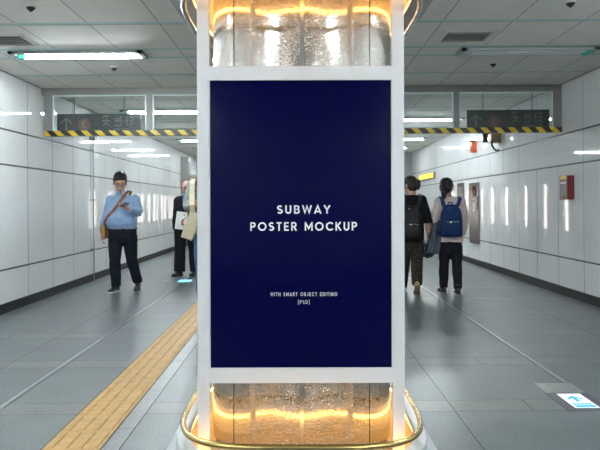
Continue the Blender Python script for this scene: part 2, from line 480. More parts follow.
for i, y in enumerate((4.02, .54, -2.94, -6.42)):
    for x0, sd in ((-2.84, 'left'), (1.72, 'right')):
        lamp(x0, x0 + 1.22, y, True, 'lit fluorescent ceiling light overhead on the %s, %s' % (sd, ['beside the column', 'above the viewer', 'behind the viewer', 'farthest behind the viewer'][i]), 'lit ceiling lights in the near hall')

# air vents
def vent(x, y, label):
    t = thing('air_vent', label, 'air vent', (x, y, CEIL), None)
    bm = nb(); w = .245
    for a in (0, 1, 2, 3):
        rot = Matrix.Rotation(a * PI / 2, 4, 'Z')
        vs = [bm.verts.new(rot @ V(p)) for p in ((-w, -w, 0), (w, -w, 0), (w - .035, -w + .035, -.018), (-w + .035, -w + .035, -.018), (w - .05, -w + .05, 0), (-w + .05, -w + .05, 0))]
        bm.faces.new((vs[0], vs[1], vs[2], vs[3])); bm.faces.new((vs[3], vs[2], vs[4], vs[5]))
    obj('frame', bm, M['ventmetal'], t)
    obj('backing', bx(-w + .04, w - .04, -w + .04, w - .04, -.003, 0), M['ventdark'], t)
    for k in range(6):
        u = -w + .07 + k * .070
        bm = nb()
        for v in box(bm, -w + .05, w - .05, u - .022, u + .022, -.018, -.015): v.co.z += (v.co.y - u) * .25
        obj('slat', bm, M['ventmetal'], t)
    return t
vent(-2.72, 6.83, 'square slatted air vent in the left ceiling panel beside the lit lamp')
vent(1.57, 6.83, 'square slatted air vent in the right ceiling panel beside the unlit lamp')
# sprinklers
def sprinkler(x, y, label):
    t = thing('sprinkler', label, 'sprinkler', (x, y, CEIL))
    bm = nb(); tube(bm, [(0, 0, 0), (0, 0, -.006), (0, 0, -.0061), (0, 0, -.012)], [.042, .042, .03, .026], 18); obj('escutcheon', bm, M['ventmetal'], t)
    bm = nb(); tube(bm, [(0, 0, -.012), (0, 0, -.02), (0, 0, -.045)], [.034, .034, .008], 14); obj('deflector', bm, M['black'], t)
sprinkler(-2.065, 5.70, 'dark cone sprinkler in the upper left ceiling near the picture edge')
sprinkler(-2.06, 8.24, 'dark cone sprinkler just behind the lit left lamp')
sprinkler(2.115, 5.70, 'dark cone sprinkler in the upper right ceiling near the picture edge')
sprinkler(2.17, 8.18, 'dark cone sprinkler just behind the unlit right lamp')

# ------------------------------------------------------------------ smoke barriers (glass header with hazard stripes)
def barrier(y, label, full=True):
    t = thing('glass_barrier', label, 'glass barrier', (0, y, 2.145))
    zt = CEIL - 2.145; zs = .062
    d = .045
    obj('top_beam', bx(XL + .004, XR - .004, -d, d, zt - .092, zt - .001), M['greyframe'], t, bevel=.003)
    posts = [XL + .085, -1.965, 2.085, XR - .055] if full else [XL + .055, 0, XR - .055]
    hw = [.05, .036, .036, .05] if full else [.05, .036, .05]
    for x, w in zip(posts, hw):
        obj('post', bx(x - w, x + w, -d, d, zs, zt - .092), M['greyframe'], t, bevel=.003)
    for (xa, wa), (xb, wb) in zip(zip(posts, hw), list(zip(posts, hw))[1:]):
        a, b = xa + wa, xb - wb
        p = obj('glass_pane', bx(a, b, -.004, .004, zs, zt - .092), M['glass'], t)
        bm = nb(); e = .020
        box(bm, a, a + e, -.012, .012, zs, zt - .092); box(bm, b - e, b, -.012, .012, zs, zt - .092)
        box(bm, a + e, b - e, -.012, .012, zt - .092 - e * .7, zt - .092)
        obj('gleam_strip', bm, M['edgegleam'], p)  # added strips, pale in place of reflections on the inner frame edges
    o = obj('hazard_rail', bx(XL + .045, XR - .004, -d - .008, d + .008, -.005, zs), M['stripes'], t, bevel=.004)
    return t
barrier(9.73, 'grey framed glass smoke barrier across the corridor with yellow and black striped rail')
barrier(25.0, 'far striped smoke barrier at the corridor end, behind the bald man', False)

def stroke(bm, pts, r, f, y):
    """flat raised stroke of half width r along pts (glyph units), placed by f"""
    n = len(pts); closed = (V(pts[0]) - V(pts[-1])).length < 1e-6 and n > 3
    if closed: pts = pts[:-1]; n -= 1
    Lp, Rp = [], []
    for i, p in enumerate(pts):
        p = V(p)
        a = V(pts[i - 1]) if (i or closed) else None; b = V(pts[(i + 1) % n]) if (i < n - 1 or closed) else None
        d1 = (p - a).normalized() if a is not None else None; d2 = (b - p).normalized() if b is not None else None
        d1 = d1 or d2; d2 = d2 or d1
        n1 = V((-d1.y, d1.x)); n2 = V((-d2.y, d2.x)); m_ = (n1 + n2).normalized(); k = r / max(m_.dot(n1), .45)
        Lp.append(p + m_ * k); Rp.append(p - m_ * k)
    q = [[bm.verts.new(f(P_.x, P_.y, yy)) for P_ in L_] for L_, yy in ((Lp, y - .0009), (Rp, y - .0009), (Rp, y), (Lp, y))]
    for i in range(n if closed else n - 1):
        k = (i + 1) % n
        for a, b in ((0, 1), (1, 2), (3, 0)): bm.faces.new((q[a][i], q[b][i], q[b][k], q[a][k]))
# hanging direction signs, seen from behind (lettering reads reversed)
def direction_sign(x0, x1, z0, z1, y, label):
    cx = (x0 + x1) / 2
    t = thing('direction_sign', label, 'sign', (cx, y, z0))
    w = (x1 - x0) / 2; h = z1 - z0
    p = obj('panel', bx(-w, w, 0, .05, 0, h), M['signdark'], t, bevel=.004)
    for e in (-w * .6, w * .6):
        bm = nb(); cyl(bm, (e, .025, (h + CEIL - z0) / 2), .007, CEIL - z0 - h - .002, n=8); obj('hanger_rod', bm, M['greyframe'], t)
    s = w / .56
    bm = nb()
    ax, az = -.44 * s, h * .5
    def bar(p, q, r=.008):
        d = (V(q) - V(p)).normalized(); nrm = V((-d.y, d.x)) * r
        c = [V(p) + nrm, V(q) + nrm, V(q) - nrm, V(p) - nrm]
        vs = [bm.verts.new((k.x, yy, k.y)) for yy in (-.0015, .0005) for k in c]
        for f in ((0, 1, 2, 3), (7, 6, 5, 4), (0, 4, 5, 1), (1, 5, 6, 2), (2, 6, 7, 3), (3, 7, 4, 0)): bm.faces.new([vs[i] for i in f])
    bar((ax, az - .085), (ax, az + .085)); bar((ax - .075, az + .015), (ax, az + .087)); bar((ax + .075, az + .015), (ax, az + .087))
    obj('arrow', bm, M['signtext'], p)
    bm = nb(); tube(bm, [(-.195 * s, .0005, az), (-.195 * s, -.0015, az)], .084, 32)
    dsc = obj('disc', bm, M['signorange'], p)
    text_mesh('numeral', '3', -.195 * s - .033, -.195 * s + .033, az - .048, az + .048, M['signtext'], dsc, y=-.0015, ext=.0008, weight=.01, mirror=True)
    HG = (('letter_mark', .855, [[(.45, .86), (0, .86), (0, .14), (.45, .14)], [(0, .5), (.42, .5)], [(.70, 1), (.70, 0)], [(.70, .5), (.98, .5)]]),
          ('letter_mark', .73, [[(.12, 1), (.12, .70), (.88, .70)], [(0, .48), (1, .48)], [(.12, .30), (.12, .02), (.88, .02)]]),
          ('letter_mark', .585, [[(.12, .96), (.84, .96), (.84, .72)], [(.48, .76), (.48, .52)], [(0, .50), (1, .50)], [(.48, .36), (.36, .18), (.10, .0)], [(.48, .34), (.62, .16), (.88, .0)]]))
    for nm, c_, st_ in HG:
        bm = nb(); wd = .105
        for pts in st_:
            stroke(bm, pts, .055, lambda u, v, yy: ((c_ * 2 - 1) * w + (.5 - u) * wd, yy, h * .44 + v * h * .46), 0.)
        obj(nm, bm, M['signtext'], p)
    text_mesh('lettering', 'Tracks', .20 * s, .46 * s, az - .085, az - .04, M['signtext'], p, y=0, ext=.0012, mirror=True)
    return t
direction_sign(-3.245, -2.12, 2.165, 2.455, 9.90, 'dark grey hanging sign with arrow and orange numbered disc behind the left glass pane')
direction_sign(2.27, 3.375, 2.165, 2.465, 9.90, 'dark grey hanging sign with arrow and orange numbered disc behind the right glass pane')

# ------------------------------------------------------------------ column with pedestal, soffit, rails
CY = 3.65
def plan(w, a, z, n=4.2, N=96):
    w += .008; a -= .004
    out = []
    for k in range(N):
        th = 2 * PI * k / N; c, s = math.cos(th), math.sin(th)
        out.append(V((math.copysign(abs(c) ** (2 / n), c) * w, math.copysign(abs(s) ** (2 / n), s) * a, z)))
    return out
col = thing('poster_column', 'hammered steel column with brass rails and glowing white pedestal in the middle of the hall', 'column', (.003, CY, 0))
col.rotation_euler = (0, ROLL, 0)
RC = .436
# shaft: four curved hammered sheets around a dark core
bm = nb(); tube(bm, [(0, 0, .06), (0, 0, 2.6)], RC - .012, 64, ref=(1, 0, 0)); obj('core', bm, M['seam'], col, smooth=False)
seams = [R(-90), R(-45), R(20), R(90), R(160), R(225)]
for a0, a1 in zip(seams, seams[1:] + [seams[0] + 2 * PI]):
    bm = nb(); n = 24; gp = .007; rows = []
    for r, z in ((RC, .07), (RC, 2.5), (RC - .011, 2.5), (RC - .011, .07)):
        rows.append([bm.verts.new((r * math.cos(a0 + gp + (a1 - a0 - 2 * gp) * i / n), r * math.sin(a0 + gp + (a1 - a0 - 2 * gp) * i / n), z)) for i in range(n + 1)])
    for q in range(4):
        A, B = rows[q], rows[(q + 1) % 4]
        for i in range(n):
            f = bm.faces.new((A[i], A[i + 1], B[i + 1], B[i])); f.smooth = q == 0
    bm.faces.new([r[0] for r in rows]); bm.faces.new([r[-1] for r in rows][::-1])
    sh_ = obj('sheet', bm, M['hammered'], col)
    md = sh_.modifiers.new('es', 'EDGE_SPLIT'); md.split_angle = R(40)
obj('seam_trim', bx(-.009, .009, -RC - .004, -RC + .02, .07, 2.5), M['seamtrim'], col, bevel=.001)
# pedestal: flared plinth, step, rim, sunken ledge
prof = [(.650, .92, .0), (.640, .91, .045), (.585, .852, .06), (.572, .84, .075), (.556, .825, .12), (.548, .818, .210), (.543, .813, .220),
        (.492, .762, .220), (.489, .759, .216), (.489, .759, .209), (.530, .800, .205), (.530, .800, .10), (.525, .795, .098)]
bm = nb(); rings = [plan(w, a, z) for w, a, z in prof]
ring_loft(bm, rings, closed_ends=True)
ped = obj('pedestal', bm, M['pedestal'], col, smooth=True)
m = ped.modifiers.new('es', 'EDGE_SPLIT'); m.split_angle = R(32)
bm = nb(); ring_loft(bm, [plan(.529, .799, .097), plan(.529, .799, .105), plan(.40, .40, .105), plan(.40, .40, .097)]); obj('ledge', bm, mat('ledge_bronze', (.30, .24, .17), .45, noise_amt=.1), col)
# soffit above (mirror of pedestal), grey
prof = [(.655, .93, 2.8), (.655, .93, 2.245), (.645, .92, 2.232), (.560, .83, 2.232), (.548, .818, 2.22), (.546, .816, 2.14), (.492, .762, 2.135), (.489, .759, 2.139), (.489, .759, 2.146), (.530, .800, 2.15), (.530, .80, 2.24), (.42, .42, 2.25)]
bm = nb(); ring_loft(bm, [plan(w, a, z) for w, a, z in prof])
so = obj('soffit', bm, M['soffit'], col, smooth=True)
m = so.modifiers.new('es', 'EDGE_SPLIT'); m.split_angle = R(32)
# glowing strips inside the rims
for z0 in (.198, 2.157):
    bm = nb(); closed_tube(bm, plan(.501, .771, z0), .009, 8); obj('light_strip', bm, M['led'], col, smooth=False)
# guard rails
for z0, mm in ((.272, M['brass']), (2.08, M['rail_steel'])):
    bm = nb(); closed_tube(bm, plan(.519, .789, z0, N=128), .0125, 14)
    r = obj('guard_rail', bm, mm, col, smooth=True)
    for k in (8, 24, 40, 72):
        p = plan(.524, .794, 0)[k]
        bm = nb(); lo, hi = (.218, z0) if z0 < 1 else (z0, 2.138)
        tube(bm, [(p.x, p.y, lo), (p.x, p.y, hi)], .007, 10); obj('rail_post', bm, mm, r, smooth=False)

# ------------------------------------------------------------------ poster frame
fr = thing('poster_frame', 'white steel frame holding the tall navy poster in front of the column', 'poster frame', (.0015, 3.15, 0))
fr.rotation_euler = (0, ROLL * .65, 0)
W = .443; b = .0505
def zpx(y): return 1.22 + (204 - y) / 233.65
zt1, zt0, zb1, zb0 = zpx(66), zpx(80), zpx(369), zpx(383)
for s in (-1, 1):
    x0, x1 = sorted((s * W, s * (W - b)))
    obj('upright', bx(x0, x1, -.001, .045, .10, 2.232), M['whitepaint'], fr, bevel=.002)
obj('crossbar', bx(-W + b, W - b, 0, .044, zt0, zt1), M['whitepaint'], fr)
obj('crossbar', bx(-W + b, W - b, 0, .044, zb0, zb1), M['whitepaint'], fr)
pz0, pz1 = zb1 - .0, zt0 + .0
pw = W - b
# thin inner lip
bm = nb()
box(bm, -pw, -pw + .004, .004, .03, pz0, pz1); box(bm, pw - .004, pw, .004, .03, pz0, pz1); box(bm, -pw + .004, pw - .004, .004, .03, pz0, pz0 + .004)
obj('inner_lip', bm, M['whitepaint'], fr)
po = obj('poster', bx(-pw + .004, pw - .004, .012, .03, pz0 + .004, pz1), M['navy'], fr)
po['label'] = 'navy poster with white lettering'
def X(px): return (px - 301) / 233.65 * (3.162 / 3.15)
def Z(py): return 1.22 + (204 - py) / 233.65 * (3.162 / 3.15)
def arc(cx, cy, rx, ry, a0, a1, n=14):
    return [(cx + rx * math.cos(R(a0 + (a1 - a0) * k / n)), cy + ry * math.sin(R(a0 + (a1 - a0) * k / n))) for k in range(n + 1)]
GLYPH = {
 'S': (.62, [arc(.31, .715, .215, .20, 30, 270) + arc(.31, .285, .235, .20, 90, -150)]),
 'U': (.68, [[(.09, 1)] + arc(.34, .335, .25, .25, 180, 360) + [(.59, 1)]]),
 'B': (.64, [[(.09, 0), (.09, 1)], [(.09, .915)] + arc(.33, .715, .185, .20, 90, -90) + [(.09, .515)], [(.09, .515)] + arc(.35, .30, .205, .215, 90, -90) + [(.09, .085)]]),
 'W': (1.02, [[(.05, 1), (.28, .10), (.51, .93), (.74, .10), (.97, 1)]]),
 'A': (.78, [[(.05, 0), (.39, .93), (.73, 0)], [(.17, .25), (.61, .25)]]),
 'Y': (.70, [[(.04, 1), (.35, .46), (.66, 1)], [(.35, .5), (.35, 0)]]),
 'P': (.63, [[(.09, 0), (.09, 1)], [(.09, .915)] + arc(.33, .69, .215, .225, 90, -90) + [(.09, .465)]]),
 'O': (1.0, [arc(.5, .5, .415, .415, 0, 360, 28)]),
 'T': (.63, [[(.02, .915), (.61, .915)], [(.315, .915), (.315, 0)]]),
 'E': (.57, [[(.09, 0), (.09, 1)], [(.09, .915), (.55, .915)], [(.09, .5), (.51, .5)], [(.09, .085), (.55, .085)]]),
 'R': (.66, [[(.09, 0), (.09, 1)], [(.09, .915)] + arc(.33, .69, .215, .225, 90, -90) + [(.09, .465)], [(.33, .465), (.59, 0)]]),
 'M': (.94, [[(.09, 0), (.09, 1)], [(.85, 0), (.85, 1)], [(.10, .93), (.47, .26), (.84, .93)]]),
 'C': (.86, [arc(.5, .5, .41, .415, 42, 318, 22)]),
 'K': (.68, [[(.09, 0), (.09, 1)], [(.60, 1), (.15, .46)], [(.26, .56), (.63, 0)]]),
 'H': (.70, [[(.09, 0), (.09, 1)], [(.61, 0), (.61, 1)], [(.09, .5), (.61, .5)]]),
 'I': (.18, [[(.09, 0), (.09, 1)]]),
 'J': (.50, [[(.41, 1)] + arc(.25, .25, .16, .165, 0, -170)]),
 'D': (.76, [[(.09, 0), (.09, 1)], [(.09, .915)] + arc(.30, .5, .37, .415, 90, -90) + [(.09, .085)]]),
 'N': (.74, [[(.09, 0), (.09, 1)], [(.65, 0), (.65, 1)], [(.10, .96), (.64, .04)]]),
 'G': (.92, [arc(.5, .5, .41, .415, 45, 360, 22) + [(.55, .5)]]),
 '[': (.32, [[(.30, 1.06), (.10, 1.06), (.10, -.10), (.30, -.10)]]),
 ']': (.32, [[(.02, 1.06), (.22, 1.06), (.22, -.10), (.02, -.10)]]),
 ' ': (.38, [])}
def letter_line(text, x0, x1, z0, z1, y, gap, r):
    adv = 0; items = []
    for ch in text:
        w_, st = GLYPH[ch]; items.append((adv, st)); adv += w_ + gap
    adv -= gap
    k = 0
    for word in text.split(' '):
        bm = nb()
        for a, st in items[k:k + len(word)]:
            for pts in st:
                stroke(bm, pts, r, lambda u, v, yy, a=a: (x0 + (a + u) / adv * (x1 - x0), yy, z0 + v * (z1 - z0)), y)
        obj('lettering', bm, M['white'], po); k += len(word) + 1
for tx, x0, x1, y0, y1, gap, r in (('SUBWAY', 277.2, 330.4, 205.3, 213.7, .28, .088), ('POSTER MOCKUP', 250.4, 357.2, 222.1, 230.7, .27, .088),
                                   ('WITH SMART OBJECT EDITING', 270.4, 336.9, 292.4, 296.1, .34, .075), ('[PSD]', 297.9, 309.6, 300.2, 303.9, .30, .06)):
    letter_line(tx, X(x0), X(x1), Z(y1), Z(y0), .0121, gap, r)

# ------------------------------------------------------------------ wall equipment, right
t = thing('alarm_box', 'red enamel box with grey label mounted on the right wall panels', 'alarm box', (XR, 9.41, 1.25))
obj('body', bx(-.088, 0, -.14, .14, 0, .305), M['red'], t, bevel=.006)
lb = obj('label_plate', bx(-.091, -.088, -.105, .105, .045, .225), M['greylabel'], t)
obj('yellow_strip', bx(-.091, -.088, -.105, .105, .262, .298), M['yellow'], t)
obj('white_strip', bx(-.0925, -.091, -.10, .10, .205, .222), M['white'], lb)
bm = nb(); tube(bm, [(-.088, .02, .022), (-.10, .02, .022)], .012, 12); obj('latch', bm, M['steel'], t)

t = thing('equipment_cabinet', 'tall stainless steel wall cabinet with red telephone recess on the right wall', 'cabinet', (XR - .002, 14.5, .42))
obj('door', bx(-.03, -.001, -.38, .38, 0, 1.19), M['brushed'], t, bevel=.004)
obj('recess_panel', bx(-.034, -.03, -.22, .05, .93, 1.13), M['black'], t)
bm = nb(); tube(bm, [(-.045, -.05, 1.11), (-.06, -.07, 1.06), (-.045, -.10, .98)], [.03, .02, .03], 10); obj('handset', bm, M['red'], t)
obj('notice', bx(-.033, -.03, -.12, .06, .62, .88), mat('pale_notice', (.62, .55, .54), .5, noise_amt=.2, nscale=50), t)
obj('notice_heading', bx(-.0345, -.033, -.10, .05, .80, .86), M['red'], t)
obj('black_strip', bx(-.034, -.03, -.36, -.27, .66, .92), M['black'], t)
t = thing('wall_panel', 'small stainless steel service panel on the right wall beside the tall cabinet', 'service panel', (XR, 15.75, 1.22))
obj('plate', bx(-.024, -.001, -.32, .28, 0, .42), M['brushed'], t, bevel=.004)
obj('display', bx(-.028, -.024, -.2, .15, .2, .34), M['greylabel'], t)
for k in range(2):
    bm = nb(); tube(bm, [(-.024, -.1 + .15 * k, .1), (-.034, -.1 + .15 * k, .1)], .03, 12); obj('button', bm, M['plate'], t)
# yellow sign on the wall far right
t = thing('wall_sign', 'yellow lit sign on the far right wall above the women', 'sign', (XR, 19.8, 1.86))
obj('sign_body', bx(-.05, -.001, -1.1, 1.1, 0, .145), M['greyframe'], t, bevel=.004)
obj('sign_face', bx(-.054, -.05, -1.08, 1.08, .01, .135), M['yellowsign'], t)
t = thing('alarm_light', 'small orange red alarm unit on the right wall just below the striped rail', 'alarm', (XR, 14.42, 2.20))
obj('body', bx(-.10, -.001, -.09, .09, 0, .20), M['orange'], t, bevel=.01)
obj('lens', bx(-.12, -.10, -.04, .04, .05, .15), mat('pale_lens', (.8, .62, .5), .3), t)
obj('bracket', bx(-.12, -.02, -.07, .07, .20, .23), M['black'], t)
t = thing('camera_bracket', 'tan wall bracket with hanging dark teal cable below the right striped rail', 'bracket', (XR, 12.7, 2.22))
obj('bracket_body', bx(-.17, -.001, -.10, .10, .03, .26), M['tan'], t, bevel=.008)
bm = nb(); tube(bm, [(-.26, -.05, .03), (-.26, -.05, .26)], .045, 12); tube(bm, [(-.26, -.05, .2), (-.1, 0, .2)], .02, 8); obj('camera', bm, M['black'], t)
bm = nb(); tube(bm, [(-.16, -.1, .06), (-.165, -.12, -.02), (-.13, -.13, -.09), (-.08, -.12, -.12), (-.04, -.08, -.10)], .018, 10); obj('cable', bm, M['teal'], t, smooth=True)
# conduit pole with junction box on the left wall
t = thing('conduit_pole', 'thin vertical steel conduit with junction box on the left wall behind the man in blue', 'conduit', (XL, 11.93, 0))
bm = nb(); tube(bm, [(.05, 0, .0), (.05, 0, 2.28)], .011, 12); obj('pipe', bm, M['steel'], t, smooth=False)
obj('junction_box', bx(.003, .10, -.06, .06, 2.28, 2.38), M['greyframe'], t, bevel=.006)
for z in (.5, 1.3, 2.1): obj('clamp', bx(.003, .074, -.03, .03, z, z + .03), M['steel'], t)
t = thing('wall_cabinet', 'narrow grey upright box with yellow tag at the far end of the left wall', 'cabinet', (XL, 21.2, 1.55))
obj('body', bx(.006, .22, -.18, .18, 0, 1.05), M['greyframe'], t, bevel=.01)
obj('tag', bx(.22, .225, -.1, .1, .02, .18), M['yellowsign'], t)

# ------------------------------------------------------------------ people
def cmat(name, col, rough=.85, na=.18, ns=25., bump=.25, bs=260.): return mat(name, col, rough, spec=.25, noise_amt=na, nscale=ns, bump=bump, bscale=bs)
M['skin'] = mat('skin', (.56, .33, .245), .5, spec=.35, noise_amt=.06, nscale=20)
M['skin2'] = mat('skin_fair', (.58, .35, .26), .5, spec=.35, noise_amt=.06, nscale=20)
M['lips'] = mat('lips', (.36, .13, .11), .45)
M['eye'] = mat('eye_dark', (.015, .012, .011), .25)
M['eyewhite'] = mat('eye_white', (.32, .30, .28), .3)
M['hair'] = mat('hair_black', (.011, .010, .011), .45, noise_amt=.5, nscale=60, bump=.6, bscale=120)
M['hair_brown'] = mat('hair_dark_brown', (.022, .014, .012), .45, noise_amt=.5, nscale=60, bump=.6, bscale=120)
M['hair_grey'] = mat('hair_grey', (.38, .37, .36), .55, noise_amt=.3, nscale=60, bump=.6, bscale=120)
M['shirt_blue'] = cmat('shirt_light_blue', (.30, .44, .66), na=.08)
M['jeans_dark'] = cmat('jeans_dark_navy', (.008, .011, .020), na=.35, ns=14)
M['suit'] = cmat('suit_black', (.010, .010, .014), na=.2)
M['shirt_inner'] = cmat('shirt_blue_deep', (.06, .12, .36))
M['sweat_grey'] = cmat('sweatshirt_heather_grey', (.27, .30, .31), na=.22, ns=60)
M['jeans_blue'] = cmat('jeans_blue', (.06, .13, .24), na=.2)
M['sweater_pink'] = cmat('sweater_beige_pink', (.70, .585, .555), na=.12, ns=40, bump=.5, bs=140)
M['trousers_navy'] = cmat('trousers_black_navy', (.010, .012, .020), na=.2)
M['jacket_black'] = cmat('jacket_black', (.010, .011, .014), na=.3)
M['denim_grey'] = cmat('jacket_slate_grey', (.12, .155, .20), na=.2)
M['lining'] = cmat('lining_dark', (.055, .05, .05), na=.3)
M['leather'] = mat('leather_brown', (.24, .075, .025), .45, noise_amt=.2, nscale=30)
M['leather_tan'] = mat('leather_tan', (.40, .19, .045), .45, noise_amt=.2, nscale=30)
M['canvas'] = cmat('canvas_cream', (.60, .53, .38), na=.08)
M['pack_navy'] = cmat('backpack_navy', (.009, .033, .12), .7, na=.15)
M['pack_strap'] = cmat('backpack_strap_blue', (.013, .052, .17), .7, na=.1)
M['pack_black'] = cmat('backpack_black', (.012, .012, .013), .5, na=.3)
M['shoe_black'] = mat('shoe_black', (.012, .012, .014), .35, noise_amt=.2)
M['shoe_brown'] = mat('shoe_dark_brown', (.030, .024, .020), .5, noise_amt=.2)
M['shoe_tan'] = mat('shoe_tan', (.45, .33, .14), .6, noise_amt=.2)
M['sole_white'] = mat('sole_white', (.70, .68, .62), .6)
M['sole_dark'] = mat('sole_dark', (.03, .028, .026), .6)
M['sole_tan'] = mat('sole_tan', (.33, .25, .13), .7, noise_amt=.3)
M['zip'] = mat('zip_metal', (.65, .65, .62), .25, 1.)
M['card'] = mat('white_card', (.80, .80, .78), .5)
M['printred'] = mat('print_red', (.62, .05, .03), .5)
M['printyel'] = mat('print_yellow', (.75, .45, .04), .5)
M['printgrn'] = mat('print_green', (.08, .32, .10), .5)
def patterned():
    m, t, b = nt('trousers_patterned')
    tc = t.nodes.new('ShaderNodeTexCoord'); v = t.nodes.new('ShaderNodeTexVoronoi'); v.inputs['Scale'].default_value = 46.
    v.inputs['Randomness'].default_value = .7
    t.links.new(tc.outputs['Object'], v.inputs['Vector'])
    lt = t.nodes.new('ShaderNodeMath'); lt.operation = 'LESS_THAN'; lt.inputs[1].default_value = .28
    t.links.new(v.outputs['Distance'], lt.inputs[0])
    mx = t.nodes.new('ShaderNodeMix'); mx.data_type = 'RGBA'
    mx.inputs[6].default_value = (.016, .014, .014, 1); mx.inputs[7].default_value = (.15, .12, .065, 1)
    t.links.new(lt.outputs[0], mx.inputs[0]); t.links.new(mx.outputs[2], b.inputs['Base Color']); b.inputs['Roughness'].default_value = .85
    return m
M['patterned'] = patterned()

def finish(name, bm, m, parent, voxel=.007, smooth=4, fold=0., fscale=14., seed=0, keep=None):
    """fuse overlapping shapes into one continuous surface, smooth it, add cloth folds"""
    bmesh.ops.recalc_face_normals(bm, faces=bm.faces)
    me = bpy.data.meshes.new(name + '_raw'); bm.to_mesh(me); bm.free()
    to = bpy.data.objects.new(name + '_raw', me); COL.objects.link(to)
    md = to.modifiers.new('r', 'REMESH'); md.mode = 'VOXEL'; md.voxel_size = voxel
    if smooth:
        sm = to.modifiers.new('s', 'SMOOTH'); sm.iterations = smooth; sm.factor = .5
    bpy.context.view_layer.update()
    dg = bpy.context.evaluated_depsgraph_get()
    out = bpy.data.meshes.new_from_object(to.evaluated_get(dg))
    bpy.data.objects.remove(to); bpy.data.meshes.remove(me)
    # keep only the outer shell
    bm = bmesh.new(); bm.from_mesh(out)
    seen = set(); best = []
    for v in bm.verts:
        if v in seen: continue
        st = [v]; seen.add(v); comp = []
        while st:
            a = st.pop(); comp.append(a)
            for e in a.link_edges:
                o = e.other_vert(a)
                if o not in seen: seen.add(o); st.append(o)
        if len(comp) > len(best): best = comp
    bs = set(best)
    bmesh.ops.delete(bm, geom=[v for v in bm.verts if v not in bs], context='VERTS')
    bm.normal_update()
    if fold:
        off = V((seed * 3.1, seed * 1.7, seed * .9))
        for v in bm.verts:
            p = v.co * fscale; p = V((p.x, p.y, p.z * .55)) + off
            n = noise.noise(p) + .5 * noise.noise(p * 2.1)
            v.co += v.normal * n * fold
    bm.to_mesh(out); bm.free()
    out.name = name
    return link(name, out, m, parent, smooth=True)

def oval_loft(bm, rings, n=24, e=2.4):
    """rings: (x, y, z, rx, ry) horizontal super-ellipses"""
    rr = []
    for x, y, z, rx, ry in rings:
        r = []
        for k in range(n):
            th = 2 * PI * k / n; c, s = math.cos(th), math.sin(th)
            r.append((x + math.copysign(abs(c) ** (2 / e), c) * rx, y + math.copysign(abs(s) ** (2 / e), s) * ry, z))
        rr.append(r)
    ring_loft(bm, rr)

def hand(bm, wrist, d, palm_n, thumb_side, curl=.5, sc=1.):
    """palm, four unequal bent fingers and a thumb; d = pointing direction, palm_n = direction the palm faces"""
    d = V(d).normalized(); nrm = V(palm_n); nrm = (nrm - d * nrm.dot(d)).normalized(); s = d.cross(nrm).normalized() * thumb_side
    wrist = V(wrist)
    tube(bm, [wrist - d * .02, wrist + d * .03 * sc, wrist + d * .088 * sc], [.026 * sc, .036 * sc, .040 * sc], 12, flat=.42, ref=nrm)
    for k, (off, ln, r) in enumerate(((.029, .074, .0088), (.010, .082, .0090), (-.009, .076, .0088), (-.027, .060, .0080))):
        p = wrist + d * .078 * sc + s * off * sc; q = [p]; ang = curl * .5; a = d
        for seg in (.42, .32, .26):
            dd = (d * math.cos(ang) + nrm * math.sin(ang) + s * off * 1.2 * (1 - curl)).normalized()
            q.append(q[-1] + dd * ln * seg * sc * 1.15); ang += curl * .75
        tube(bm, q, [r * sc * 1.08, r * sc, r * sc * .95, r * sc * .8], 8)
    p = wrist + d * .018 * sc + s * .022 * sc
    tube(bm, [p, p + (s * .8 + d * .7 + nrm * .25).normalized() * .035 * sc, p + (s * .55 + d * .9 + nrm * .4).normalized() * .066 * sc, p + (s * .40 + d * .95 + nrm * .5).normalized() * .090 * sc],
         [.014 * sc, .0125 * sc, .0105 * sc, .0085 * sc], 8)

def head_shape(bm, T):
    def E(c, r): ell(bm, (0, 0, 0), (1, 1, 1)) if False else bmesh.ops.create_uvsphere(bm, u_segments=18, v_segments=12, radius=1, matrix=T @ Matrix.Translation(c) @ Matrix.Diagonal((*r, 1)))
    E((0, .012, .025), (.074, .092, .088)); E((0, -.022, -.035), (.062, .066, .078)); E((0, -.045, -.088), (.036, .036, .030))
    E((.034, -.05, -.03), (.028, .03, .03)); E((-.034, -.05, -.03), (.028, .03, .03))
    E((0, -.078, .018), (.052, .014, .012))                                        # brow
    for s in (-1, 1): E((s * .077, .012, -.014), (.011, .021, .031))               # ears
    tube(bm, [T @ V(p) for p in ((0, -.082, .012), (0, -.096, -.012), (0, -.106, -.034))], [.009, .011, .015], 10)
    E((0, -.086, -.066), (.026, .010, .006)); E((0, -.083, -.077), (.022, .010, .007))
    tube(bm, [T @ V((0, .01, -.04)), T @ V((0, .022, -.11)), T @ V((0, .03, -.17))], [.055, .054, .058], 14)

